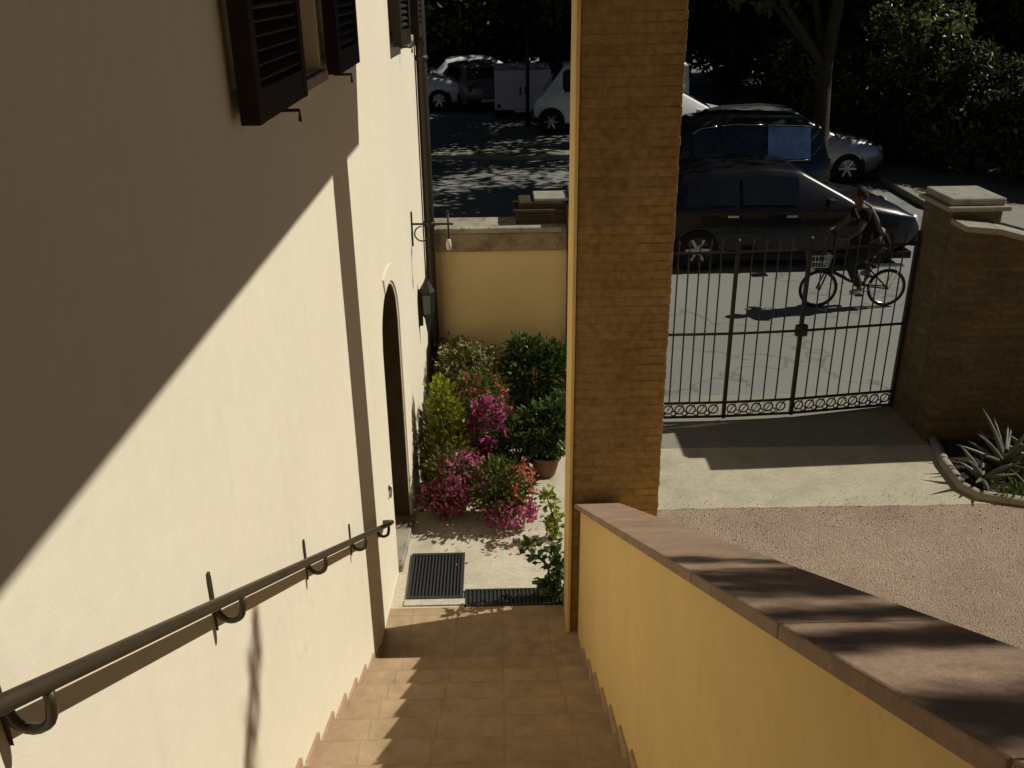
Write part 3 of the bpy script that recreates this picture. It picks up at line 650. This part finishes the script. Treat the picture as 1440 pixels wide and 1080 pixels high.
def vehicle(name, label, cat, loc, rz, paint, sp, group='cars parked in the street'):
    g = thing(name, label, cat, loc, rz, group)
    L, W, belt, top, sill = sp['L'], sp['W'], sp['belt'], sp['top'], sp.get('sill', .2)
    hl = L/2; xs = sorted(set([-hl, -hl+.04, -hl+.12, hl-.12, hl-.04, hl]+[p[0] for p in top]+list(np.linspace(-hl+.2, hl-.2, 22))))
    def ring(x):
        zt = lerp(top, x); e = abs(x)/hl; w = W/2*(1-.16*e**7); zs = sill+.16*max(0, e-.86)/.14
        bz = min(lerp(belt, x), zt-.03); wr = w-.04-max(0, zt-bz-.05)*sp.get('inset', .33)
        return [(0, zs), (w*.9, zs), (w*.985, zs+.1), (w, (zs+bz)*.52), (w*.985, bz-.03), (w*.96, bz), (wr, max(bz+.008, zt-.07)), (wr-.07, max(bz+.016, zt-.015)), (0, zt)]
    vs = []; fs = []; n = 17
    for x in xs:
        R = ring(x); full = [(x, -y, z) for y, z in R[:0:-1]]; full = [(x, y, z) for y, z in R] + [(x, -y, z) for y, z in R[-2:0:-1]]; vs += full
    n = len(full)
    for i in range(len(xs)-1):
        for j in range(n): fs.append((i*n+j, i*n+(j+1) % n, (i+1)*n+(j+1) % n, (i+1)*n+j))
    fs += [tuple(range(n))[::-1], tuple(range((len(xs)-1)*n, len(xs)*n))]
    m = MB(); m.add(vs, fs); body = m.build('body', M[paint], g, True)
    ed = body.modifiers.new('edge', 'EDGE_SPLIT'); ed.split_angle = .7
    def sidept(x, t_, side, off=.008):
        R = ring(x); a, b = R[5], R[6]; y = a[0]+(b[0]-a[0])*t_; z = a[1]+(b[1]-a[1])*t_
        nx = Vector((0, b[1]-a[1], a[0]-b[0])).normalized(); return (x, side*(y+nx.y*off), z+nx.z*off)
    for x0, x1 in sp['side']:
        for side in (1, -1):
            m = MB(); k = 8; P = []
            for i in range(k+1):
                x = x0+(x1-x0)*i/k; P.append(sidept(x, .08, side)); P.append(sidept(x, .90, side))
            m.add(P, [(2*i, 2*i+1, 2*i+3, 2*i+2) for i in range(k)]); m.build('side_window', M['sky_glass' if sp.get('sky_glass') and x1 < -.5 else 'glass'], g, True)
    if sp.get('sky_glass'):
        for x0, x1 in sp['side']:
            for tt, rr in ((.045, .012), (.94, .012)):
                m = MB(); m.tube([sidept(x0+(x1-x0)*i/6, tt, 1, .014) for i in range(7)], rr, 6); m.build('window_trim', M['chrome'], g, True)
    for x0, x1, nm in ((sp['wind'][0], sp['wind'][1], 'windscreen'), (sp['rear'][0], sp['rear'][1], 'rear_window')):
        m = MB(); P = []; k = 6; sg = 1 if x0 > 0 else -1
        for i in range(k+1):
            x = x0+(x1-x0)*i/k; R = ring(x); yw = R[7][0]-.02
            for q in (-1, -.5, 0, .5, 1):
                z = R[8][1]+(R[7][1]-R[8][1])*q*q; P.append((x+sg*.006, yw*q, z+.007))
        m.add(P, [(5*i+j, 5*i+j+1, 5*i+j+6, 5*i+j+5) for i in range(k) for j in range(4)]); m.build(nm, M['glass'], g, True)
    r = sp.get('r', .31)
    for x in sp['wheels']:
        for side in (1, -1):
            m = MB(); m.lathe([(r*1.16, -.01), (r*1.16, .012), (r*.3, .012)], 28, (x, side*(W/2-.012) if side > 0 else -(W/2-.012), r+.01), 'y'); m.build('wheel_arch', M['trim'], g)
            wheel(g, x, side*(W/2-.075), r, side)
    for side in (1, -1):
        zf = sp.get('lamp', .66); m = MB(); yy = side*W*.36
        m.lathe([(0, .05), (.06, .045), (.1, .02), (.11, -.03)], 14, (0, 0, 0), 'y'); o = m.build('headlight', M['lens'], g, True); o.location = (hl-.055, yy, zf); o.rotation_euler = (0, 0, -PI/2-side*.35*-1); o.scale = (1.1, 1, .85)
        m = MB(); m.box((-hl-.012, yy-.07, zf), (-hl+.1, yy+.07, zf+.24)); m.build('tail_light', M['tail'], g, bevel=.02)
        m = MB(); xm = sp['mirror']; zb = lerp(belt, xm); ym = side*(W/2+.07); m.prism([(xm-.07, ym-.09, zb+.02), (xm+.07, ym-.08, zb+.02), (xm+.06, ym-.08, zb+.14), (xm-.07, ym-.09, zb+.15)], (0, .18, 0)); m.build('wing_mirror', M[paint], g, bevel=.02)
        for xd in sp['handles']:
            m = MB(); zb = lerp(belt, xd)-.13; m.box((xd-.08, side*W/2-.01, zb), (xd+.08, side*(W/2)+.02 if side > 0 else -W/2+.01, zb+.03)) if side > 0 else m.box((xd-.08, -W/2-.02, zb), (xd+.08, -W/2+.01, zb+.03)); m.build('door_handle', M['chrome'] if sp.get('chrome') else M[paint], g)
    m = MB(); m.box((hl-.10, -W*.43, .28), (hl+.03, W*.43, .46)); m.build('bumper', M['trim'], g, bevel=.03)
    m = MB(); m.box((-hl-.03, -W*.43, .28), (-hl+.10, W*.43, .46)); m.build('bumper', M['trim'], g, bevel=.03)
    for s_ in (1, -1): m = MB(); m.box((min(s_*(hl+.031), s_*(hl+.042)), -.25, .33), (max(s_*(hl+.031), s_*(hl+.042)), .25, .43)); m.build('number_plate', M['plate'], g)
    m = MB(); m.box((-hl+.1, -W/2+.05, .12), (hl-.1, W/2-.05, sill+.02)); m.build('underbody', M['trim'], g)
    return g
HATCH = dict(L=4.1, W=1.72, belt=[(-2.1, .93), (1.0, .90), (2.1, .7)], top=[(-2.05, .78), (-1.98, .96), (-1.85, 1.05), (-1.5, 1.36), (-1.1, 1.44), (-.3, 1.48), (.2, 1.43), (1.02, 1.0), (1.7, .86), (1.96, .74), (2.05, .6)],
    side=[(-1.45, -.72), (-.64, .18), ], wind=(.99, .27), rear=(-1.86, -1.48), wheels=(-1.27, 1.3), mirror=.62, handles=(-.78, .08))
SUV = dict(L=4.3, W=1.82, belt=[(-2.2, 1.05), (2.2, .98)], top=[(-2.15, .9), (-2.1, 1.15), (-1.95, 1.62), (-1.7, 1.73), (-.4, 1.77), (.2, 1.70), (.85, 1.12), (1.75, 1.0), (2.05, .88), (2.15, .7)],
    side=[(-1.75, -1.0), (-.92, -.2), (-.12, .3)], wind=(.83, .25), rear=(-2.08, -1.93), wheels=(-1.3, 1.35), mirror=.6, handles=(-.95, -.05), r=.36, sill=.28, lamp=.82)
VAN = dict(L=4.3, W=1.9, belt=[(-2.5, 1.1), (2.5, 1.05)], top=[(-2.15, 1.0), (-2.12, 1.8), (-2.0, 1.88), (.9, 1.9), (1.3, 1.82), (1.92, 1.06), (2.08, .93), (2.13, .8), (2.15, .6)],
    side=[(.0, .62), (.70, 1.36)], wind=(1.90, 1.34), rear=(-2.13, -2.115), wheels=(-1.3, 1.68), mirror=1.4, handles=(-.1, .65), r=.33, sill=.26, lamp=.8)
vehicle('parked_car', 'black hatchback parked just beyond the gate behind the cyclist', 'car', (4.25, 14.1, -.02), 0, 'p_black', dict(HATCH, chrome=True))
vehicle('parked_car', 'dark tall off road car parked behind the black hatchback', 'car', (3.75, 17.0, -.02), PI, 'p_dark', dict(SUV, sky_glass=True))
vehicle('parked_car', 'silver car with its front wheel showing right of the tree trunk', 'car', (6.1, 20.2, -.02), -.06, 'p_silver', HATCH)
vehicle('parked_car', 'white car whose roof and bonnet show between the brick pillar and the dark cars', 'car', (4.45, 24.2, -.02), -.05, 'p_white', HATCH)
vehicle('parked_van', 'pale white van with its front wheel towards the left beside the brick pillar', 'van', (3.32, 27.4, -.02), PI-.03, 'p_van', VAN)
vehicle('parked_car', 'white car farthest left at the end of the street', 'car', (-3.0, 32.6, -.02), -.12, 'p_white', dict(SUV, L=4.3))
vehicle('parked_car', 'dull grey car between the white car and the ribbed box van', 'car', (-.75, 33.2, -.02), PI/2+.3, 'p_grey', HATCH)
vehicle('parked_car', 'white car in the background behind the dull grey car', 'car', (-.3, 35.8, -.02), .2, 'p_white', HATCH)
CB = thing('parked_van', 'small pale lilac box van seen from its ribbed back doors left of the white van', 'van', (.92, 29.4, -.02), 0, 'cars parked in the street')
m = MB(); m.box((-.86, 0, .30), (.86, 2.6, 1.47)); m.build('cargo_box', M['cab'], CB, bevel=.02)
for x0, x1 in ((-.83, -.005), (.005, .83)):
    m = MB(); m.box((x0, -.02, .34), (x1, -.001, 1.42))
    for i in range(8): x = x0+.04+i*.098; m.box((x, -.032, .39), (x+.035, -.019, 1.37))
    dr = m.build('door', M['cab'], CB)
    m = MB(); xx = x1-.10 if x0 < -.1 else x0+.05; m.box((xx, -.055, .75), (xx+.05, -.033, .98)); m.build('handle', M['trim'], dr)
m = MB(); m.prism([(-.82, 2.61, .40), (-.82, 4.2, .40), (-.82, 4.2, .85), (-.82, 3.7, .95), (-.82, 3.2, 1.38), (-.82, 2.61, 1.44)], (1.64, 0, 0)); m.build('cab', M['p_van'], CB, bevel=.03)
m = MB(); m.box((-.80, -.06, .24), (.80, .02, .31)); m.build('bumper', M['trim'], CB, bevel=.01)
for x in (-.74, .74): m = MB(); m.box((x-.06, -.0335, .36), (x+.06, -.0195, .48)); m.build('tail_light', M['tail'], CB)
m = MB(); m.box((-.25, -.068, .245), (.25, -.061, .305)); m.build('number_plate', M['plate'], CB)
for y in (.7, 3.5):
    for sd_ in (1, -1):
        m = MB(); m.tube([(sd_*.62, y, .31), (sd_*.80, y, .31)], .31, 24); w_ = m.build('wheel', M['tyre'], CB); m = MB(); m.tube([(sd_*.80, y, .31), (sd_*.812, y, .31)], .19, 20); m.build('rim', M['rim'], w_)
m = MB(); m.tube([(1.02, 28.2, -.02), (1.02, 28.2, 3.4)], .055, 12); m.lathe([(.1, 0), (.1, .06), (.056, .09)], 12, (1.02, 28.2, -.02)); tag(m.build('signpost', M['pole'], smooth=True), 'dark blue post between the ribbed box van and the white van', 'post')

# ------------------------------------------------------------------ folding bicycle and rider (local: +x forward = world -X)
BK = thing('bicycle', 'small wheeled black folding bicycle ridden past the gate', 'bicycle', (4.66, 11.5, -.022), PI)
RWL = .255
for x in (.45, -.45):
    h = bpy.data.objects.new('wheel', None); COL.objects.link(h); h.parent = BK; h.location = (x, 0, RWL)
    m = MB(); m.torus((0, 0, 0), RWL-.02, .02, 'y', 32, 8); m.build('tyre', M['tyre'], h, True)
    m = MB(); m.torus((0, 0, 0), RWL-.042, .007, 'y', 32, 6)
    for k in range(14): a = 2*PI*k/14; m.tube([(0, .012*(1 if k % 2 else -1), 0), (math.cos(a)*(RWL-.045), 0, math.sin(a)*(RWL-.045))], .0018, 4)
    m.tube([(0, -.05, 0), (0, .05, 0)], .018, 8); m.build('rim', M['chrome'], h)
m = MB(); m.tube([(.36, 0, .52), (.05, 0, .36), (-.14, 0, .30)], .024, 10); m.tube([(-.14, 0, .28), (-.22, 0, .78)], .018, 8)
for s_ in (1, -1): m.tube([(-.14, .03*s_, .29), (-.45, .06*s_, RWL)], .010, 6); m.tube([(-.18, .03*s_, .52), (-.45, .06*s_, RWL)], .008, 6)
m.build('frame', M['bikeblack'], BK, True)
m = MB(); m.tube([(.36, 0, .55), (.38, 0, .45)], .02, 8)
for s_ in (1, -1): m.tube([(.38, .04*s_, .45), (.45, .055*s_, RWL)], .011, 6)
m.build('fork', M['bikeblack'], BK, True)
m = MB(); m.tube([(.36, 0, .54), (.30, 0, .95)], .015, 8); m.tube([(.24, -.27, .98), (.29, -.15, .98), (.30, 0, .95), (.29, .15, .98), (.24, .27, .98)], .012, 8); m.build('handlebar', M['bikeblack'], BK, True)
m = MB(); m.add([(-.36, -.075, .80), (-.36, .075, .80), (-.08, .02, .805), (-.08, -.02, .805), (-.34, -.07, .74), (-.34, .07, .74), (-.10, .018, .77), (-.10, -.018, .77)], [(0, 3, 2, 1), (4, 5, 6, 7), (0, 1, 5, 4), (1, 2, 6, 5), (2, 3, 7, 6), (3, 0, 4, 7)]); m.build('saddle', M['bikeblack'], BK, bevel=.02)
m = MB(); m.torus((-.14, .045, .29), .075, .006, 'y', 20, 5); m.tube([(-.14, -.07, .29), (-.14, .07, .29)], .012, 8); m.tube([(-.14, .07, .29), (-.04, .075, .20)], .009, 6); m.tube([(-.14, -.07, .29), (-.24, -.075, .38)], .009, 6)
ck = m.build('crank', M['chrome'], BK)
for x, y_, z in ((-.04, .115, .20), (-.24, -.115, .38)): m = MB(); m.box((x-.045, y_-.045, z-.012), (x+.045, y_+.045, z+.012)); m.build('pedal', M['bikeblack'], ck)
m = MB(); m.box((-.62, -.06, .55), (-.25, .06, .565)); m.tube([(-.58, .05, .555), (-.45, .06, RWL)], .006, 5); m.tube([(-.58, -.05, .555), (-.45, -.06, RWL)], .006, 5); m.build('luggage_rack', M['chrome'], BK)
m = MB()
for z, q in ((.58, .8), (.66, .9), (.74, 1.0)):
    a, b = .13*q, .15*q; m.tube([(.5-a, -b, z), (.5+a, -b, z), (.5+a, b, z), (.5-a, b, z), (.5-a, -b, z)], .006, 5)
for i in range(7):
    for s_ in (1, -1): t_ = -1+2*i/6; m.tube([(.5+t_*.104, s_*.12, .58), (.5+t_*.13, s_*.15, .74)], .004, 4); m.tube([(.5+s_*.104, t_*.12, .58), (.5+s_*.13, t_*.15, .74)], .004, 4)
m.build('basket', M['chrome'], BK)
m = MB(); m.lathe([(0, .0), (.03, .005), (.042, .03), (.03, .07), (0, .08)], 12, (0, 0, 0)); o = m.build('headlight', M['lens'], BK, True); o.location = (.60, 0, .52); o.rotation_euler = (0, -PI/2, 0)
def skin(name, verts, edges, mat, parent, sub=2):
    me = bpy.data.meshes.new(name); me.from_pydata([v[0] for v in verts], edges, []); me.materials.append(mat)
    o = bpy.data.objects.new(name, me); COL.objects.link(o); o.parent = parent
    md = o.modifiers.new('skin', 'SKIN'); md.use_smooth_shade = True
    if not me.skin_vertices: 
        bm = bmesh.new(); bm.from_mesh(me); bm.verts.layers.skin.verify(); bm.to_mesh(me); bm.free()
    for i, v in enumerate(verts):
        r = v[1]; me.skin_vertices[0].data[i].radius = r if isinstance(r, tuple) else (r, r)
    me.skin_vertices[0].data[0].use_root = True
    sb = o.modifiers.new('sub', 'SUBSURF'); sb.levels = sub; sb.render_levels = sub
    return o
PR = thing('person', 'person in a dark red top and dark trousers riding the folding bicycle', 'person', (4.66, 11.5, -.022), PI)
V = []; EG = []
def pv(p, r, prev=None):
    V.append((p, r)); i = len(V)-1
    if prev is not None: EG.append((prev, i))
    return i
pel = pv((-.22, 0, .88), (.14, .12)); wa = pv((-.17, 0, 1.0), (.12, .10), pel); ch = pv((-.06, 0, 1.17), (.15, .11), wa); up_ = pv((.00, 0, 1.28), (.13, .09), ch)
nk = pv((.05, 0, 1.345), .048, up_); hd0 = pv((.075, 0, 1.40), .06, nk); hd1 = pv((.085, 0, 1.46), (.078, .092), hd0); hd2 = pv((.08, 0, 1.53), (.07, .08), hd1); pv((.075, 0, 1.565), (.04, .05), hd2)
for s_ in (1, -1):
    shd = pv((-.0, .16*s_, 1.26), .055, up_); el = pv((.12, .24*s_, 1.07), .040, shd); wr = pv((.24, .245*s_, .995), .027, el); pm = pv((.275, .235*s_, .985), (.036, .022), wr)
    for k, (dy, L_) in enumerate(((-.03, .9), (-.01, 1.0), (.01, .95), (.03, .75))):
        b1 = pv((.31+.005*(k in (1, 2)), (.235+dy)*s_, .985), .0095, pm); b2 = pv((.325, (.235+dy)*s_, .96), .0085, b1); pv((.30, (.235+dy)*s_, .945), .0075, b2)
    tb = pv((.265, (.235-.045)*s_, .97), .010, pm); pv((.285, (.235-.06)*s_, .955), .0085, tb)
    hip = pv((-.20, .09*s_, .83), .085, pel)
    if s_ > 0: kn = pv((.12, .11, .62), .056, hip); an = pv((-.05, .115, .29), .036, kn); hl_ = pv((-.06, .115, .25), .036, an); pv((.06, .12, .235), .03, hl_)
    else: kn = pv((.08, -.11, .74), .056, hip); an = pv((-.24, -.115, .48), .036, kn); hl_ = pv((-.26, -.115, .44), .036, an); pv((-.14, -.12, .42), .03, hl_)
body = skin('body', V, EG, M['skin'], PR)
def grow(sel, extra): return [(V[i][0], tuple((q+extra) for q in (V[i][1] if isinstance(V[i][1], tuple) else (V[i][1],)*2))) for i in sel]
sv = [((-.21, 0, .885), (.165, .145)), ((-.16, 0, 1.02), (.14, .12)), ((-.06, 0, 1.17), (.17, .13)), ((.0, 0, 1.275), (.15, .105)), ((.035, 0, 1.325), (.07, .06)), ((-.0, .165, 1.26), .07), ((.06, .21, 1.16), .06), ((-.0, -.165, 1.26), .07), ((.06, -.21, 1.16), .06)]
skin('shirt', sv, [(0, 1), (1, 2), (2, 3), (3, 4), (3, 5), (5, 6), (3, 7), (7, 8)], M['shirt'], PR)
sv = [((-.22, 0, .88), (.155, .135)), ((-.20, .09, .83), .105), ((-.06, .105, .735), .088), ((.12, .11, .62), .074), ((.03, .113, .44), .066), ((-.045, .115, .31), .052),
      ((-.20, -.09, .83), .105), ((-.07, -.105, .79), .088), ((.08, -.11, .74), .074), ((-.09, -.113, .60), .066), ((-.23, -.115, .49), .052), ((-.2, 0, .94), (.14, .12))]
skin('trousers', sv, [(0, 1), (1, 2), (2, 3), (3, 4), (4, 5), (0, 6), (6, 7), (7, 8), (8, 9), (9, 10), (0, 11)], M['shorts'], PR)
for sv in ([((-.075, .115, .25), .045), ((-.0, .118, .24), .043), ((.08, .12, .228), .034)], [((-.275, -.115, .435), .045), ((-.2, -.118, .425), .043), ((-.12, -.12, .413), .034)]):
    skin('shoe', sv, [(0, 1), (1, 2)], M['shoe'], PR)
m = MB(); rg = np.random.default_rng(3); vs = []
for i in range(7):
    for j in range(14):
        th = i/6*PI*.56; ph = 2*PI*j/14; vs.append((.068+math.sin(th)*math.cos(ph)*.098-.012, math.sin(th)*math.sin(ph)*.088, 1.487+math.cos(th)*.103-(.03 if math.cos(ph) < -.2 and i > 4 else 0)))
fs = [(i*14+j, i*14+(j+1) % 14, (i+1)*14+(j+1) % 14, (i+1)*14+j) for i in range(6) for j in range(14)]
m.add(vs, fs); m.build('hair', M['hair'], PR, True)
for s_ in (1, -1):
    m = MB(); m.lathe([(0, .012), (.009, .006), (0, -.006)], 8, (.168, .03*s_, 1.465), 'z'); m.build('eye', M['trim'], PR, True)
    m = MB(); m.lathe([(0, .03), (.012, .01), (.012, -.02), (0, -.03)], 8, (.075, .084*s_, 1.455), 'z'); m.build('ear', M['skin'], PR, True)
m = MB(); m.prism([(.158, -.014, 1.425), (.158, .014, 1.425), (.19, 0, 1.43), ], (-.002, 0, .03)); m.build('nose', M['skin'], PR, bevel=.004)
m = MB(); m.box((.145, -.022, 1.396), (.158, .022, 1.404)); m.build('mouth', M['shirt'], PR, bevel=.003)
SB = thing('shoulder_bag', 'pale grey cloth bag slung on the back of the cyclist', 'bag', (4.66, 11.5, -.022), PI)
m = MB(); m.tube([(-.36, -.20, 1.0), (-.30, -.215, .86), (-.29, -.215, .74)], [.05, .085, .06], 12); m.build('pouch', M['bag'], SB, True)
m = MB(); m.tube([(-.33, -.17, .98), (-.26, -.16, 1.13), (-.14, -.135, 1.30), (-.02, -.10, 1.37), (.09, -.02, 1.30), (.06, .08, 1.2)], .02, 8); m.build('strap', M['bag'], SB, True)

# ------------------------------------------------------------------ trees
def make_tree(name, label, cat, loc, clumps, trunk, leaf, size, group, seed, asp=.5, limbs=6, r0=.18):
    g = thing(name, label, cat, loc, 0, group); rg = random.Random(seed); m = MB()
    top = trunk[-1]; n = len(trunk); m.tube(trunk, [r0*(1-.5*i/(n-1)) for i in range(n)], 10)
    cs = sorted(clumps, key=lambda c: -c[1][0])[:limbs*3]
    for c, r, k in cs[:limbs*2]:
        a = Vector(trunk[rg.randrange(max(1, n-3), n)]); b = Vector(c); md = a.lerp(b, .5)+Vector((rg.uniform(-.2, .2), rg.uniform(-.2, .2), .25))
        m.tube([a, md, b], [r0*.4, r0*.22, .015], 6)
    m.build('trunk', M['bark'], g, True); m = MB()
    for i, (c, r, k) in enumerate(clumps): m.leaves(blob(c, r, k, seed*31+i, .2), size, asp, -.1, seed*17+i)
    m.build('crown', M[leaf], g); return g
def ell_clumps(c, R, n, cr, k, seed, lo=-1.0):
    rg = np.random.default_rng(seed); out = []
    while len(out) < n:
        d = rg.normal(size=3); d /= np.linalg.norm(d); q = rg.random()**.45
        if d[2]*q < lo: continue
        p = np.array(c)+d*np.array(R)*q; s_ = cr*rg.uniform(.7, 1.25); out.append((tuple(p), (s_, s_, s_*.75), int(k*rg.uniform(.8, 1.2))))
    return out
# big street trees whose crowns shade the parked cars
def street_tree(label, loc, seed, H=5.9, R=(4.6, 4.2, 2.5), r0=.17, n=62, k=360):
    return make_tree('street_tree', label, 'tree', loc, ell_clumps((0, 0, H), R, n, 1.1, k, seed, -.8), [(0, 0, -.05), (.03, .02, 1.2), (-.02, .05, 2.4), (.06, 0, 3.6), (0, 0, 4.8)], 'leaf_tree', .26, 'trees shading the street', seed, .55, 7, r0)
T1 = street_tree('broad leafy tree whose trunk stands right of the dark off road car', (6.2, 17.9, 0), 11, 5.9, (3.9, 4.2, 2.4), .17, 56, 230)
T2 = street_tree('broad leafy tree overhanging the road on the left behind the house corner', (-4.6, 20.5, 0), 12)
def tree_copy(src, label, loc, rz, sc=1):
    c = copy_tree(src); c.location = loc; c.rotation_euler = (0, 0, rz); c.scale = (sc, sc, sc); c['label'] = label; return c
tree_copy(T1, 'leafy tree rising beyond the white van', (8.6, 34.5, 0), 1.3)
tree_copy(T1, 'leafy tree beyond the house corner on the far left', (-7.6, 31.5, 0), 4.0)
tree_copy(T2, 'leafy tree behind the silver car', (16.0, 25.5, 0), .6)
tree_copy(T2, 'leafy tree in the street behind the brick pillar', (3.2, 24.9, 0), 2.7)
tree_copy(T2, 'leafy tree out on the left side of the road', (-9.5, 26.5, 0), 1.0)
tree_copy(T1, 'leafy tree at the right between the silver car and the shed', (10.6, 31.5, 0), .4)
for lab, lc, sd_, n in (('young bright leafed tree behind the pavement right of the silver car', (8.9, 20.6, 0), 51, 26), ('young leafy tree in the hedge at the far right', (13.2, 18.4, 0), 52, 24)):
    make_tree('young_tree', lab, 'tree', lc, ell_clumps((0, 0, 3.0), (1.15, 1.0, 1.0), n, .42, 150, sd_), [(0, 0, -.05), (.03, 0, 1.2), (-.02, .03, 2.3), (0, 0, 3.2)], 'leaf_tree', .16, None, sd_, .55, 5, .06)
tree_copy(T2, 'leafy tree added behind the brick pillar so its crown shades the road', (3.1, 29.9, 0), 4.4, .85)  # added for its shade on the far left stretch of road
# dense evergreen trees closing the view
hedge_l = 'dense dark evergreen tree in the row closing the view behind the parked cars'
def hedge_tree(loc, seed):
    cl = ell_clumps((0, 0, 3.4), (2.5, 1.9, 3.4), 72, .95, 300, seed)
    return make_tree('evergreen_tree', hedge_l, 'tree', loc, cl, [(0, 0, -.05), (0, 0, 1.5), (.05, 0, 3.5), (0, 0, 5.5)], 'leaf_dark', .30, 'row of evergreen trees', seed, .55, 5, .16)
ha, hb = hedge_tree((-14, 39, 0), 21), hedge_tree((-11.2, 38.6, 0), 22)
rg = random.Random(5)
spots = [(-8.4+2.6*i, 38.6+rg.uniform(-.4, .4)) for i in range(8)] + [(11.5, 36.6), (12.3, 34.0), (12.6, 31.4), (12.9, 28.8), (13.3, 26.2), (14.0, 23.8), (15.6, 21.8), (17.8, 20.4), (20.2, 19.2), (22.6, 18.0), (25, 17)]
spots += [(-10+4.2*i, 42.2+rg.uniform(-.4, .4)) for i in range(6)] + [(15.2, 35), (16, 30), (17.2, 26)]
for i, (x, y) in enumerate(spots):
    c = copy_tree(ha if i % 2 else hb); c.location = (x, y, 0); c.rotation_euler = (0, 0, rg.uniform(0, 6.28)); s_ = rg.uniform(.98, 1.2)*(.64 if x > 12.7 and y < 27 else 1); c.scale = (s_, s_, s_)
# clipped bushes behind the pavement on the right
def bush(loc, seed):
    return make_tree('hedge_bush', 'dark leafy bush in the low hedge behind the pavement on the right', 'bush', loc, ell_clumps((0, 0, 1.1), (1.0, .8, 1.0), 40, .45, 300, seed), [(0, 0, -.05), (0, 0, .5), (.02, 0, 1.0), (0, 0, 1.5)], 'leaf_hedge', .12, 'low hedge of bushes', seed, .55, 4, .06)
ba = bush((8.9, 24.0, 0), 31); bb = bush((9.2, 22.4, 0), 32)
for i, (x, y) in enumerate([(9.6, 21.0), (10.2, 19.8), (11.0, 18.7), (12.1, 17.8), (13.3, 17.0), (14.6, 16.3), (16, 15.7), (17.4, 15.2), (8.8, 25.7), (8.8, 27.4)]):
    c = copy_tree(bb if i % 2 else ba); c.location = (x, y, 0); c.rotation_euler = (0, 0, rg.uniform(0, 6.28)); s_ = rg.uniform(.95, 1.25); c.scale = (s_, s_, s_)
# unseen tree added on the right, clumps placed to throw the coping stripes
def towards_sun(p, k): return tuple(Vector(p)+SUN*k)
cl = []
OT = Vector((6.6, 2.2, 0))
for Y, hwY, n in ((1.78, .16, 700), (1.58, .12, 560), (1.32, .045, 380), (1.12, .05, 380), (.74, .13, 700), (.42, .22, 900), (.0, .25, 900)):
    c = Vector(towards_sun((.64, Y, 1.0+.54*(4.94-Y)), 6.0))-OT
    cl.append((tuple(c), (.30, hwY, .34), n))
for i in range(9):
    z = 2.06-i*.12; Y = 2.44-.092*i; c = Vector(towards_sun((-.8, Y, z), 7.6))-OT
    cl.append((tuple(c), (.05, .018+.007*min(i, 3), .10), 60))
for i in range(10):
    cl.append(((rg.uniform(0, 1.5), rg.uniform(-1.6, .2), rg.uniform(6.6, 7.6)), (.5, .35, .4), 160))
make_tree('shadow_tree', 'tree added out of view with leaf clumps shaped to cast the coping stripes', 'tree', tuple(OT), cl, [(0, 0, -.05), (.05, 0, 2), (-.05, .1, 4), (-.2, .2, 5.6), (-.6, .5, 6.5)], 'leaf_olive', .075, None, 41, .35, 8, .11)

# ------------------------------------------------------------------ light, camera, world
su = bpy.data.lights.new('sun', 'SUN'); su.energy = 4.6; su.angle = math.radians(.53); su.color = (1, .94, .82)
so = bpy.data.objects.new('sun', su); COL.objects.link(so); so.rotation_euler = SUN.to_track_quat('Z', 'Y').to_euler()
W = bpy.data.worlds.new('World'); S.world = W; W.use_nodes = True; nt = W.node_tree
sk = nt.nodes.new('ShaderNodeTexSky'); sk.sky_type = 'NISHITA'; sk.sun_disc = False
sk.sun_elevation = math.asin(SUN.z); sk.sun_rotation = math.atan2(SUN.x, SUN.y)
bg = nt.nodes['Background']; bg.inputs[1].default_value = .05; sk.air_density = .30; sk.dust_density = .3; sk.altitude = 1200; nt.links.new(sk.outputs[0], bg.inputs[0])
cam = bpy.data.cameras.new('camera'); co = bpy.data.objects.new('camera', cam); COL.objects.link(co); S.camera = co
cam.sensor_width = 36; cam.lens = FPX/1440*36; cam.clip_end = 1500; cam.clip_start = .05
R3 = Matrix(((RW[0][0], -RW[0][1], -RW[0][2]), (RW[1][0], -RW[1][1], -RW[1][2]), (RW[2][0], -RW[2][1], -RW[2][2])))
co.matrix_world = Matrix.Translation((0, 0, CAMZ)) @ R3.to_4x4()
S.view_settings.view_transform = 'Standard'; S.view_settings.look = 'None'; S.view_settings.gamma = 1; S.view_settings.exposure = -.2
S.cycles.max_bounces = 8
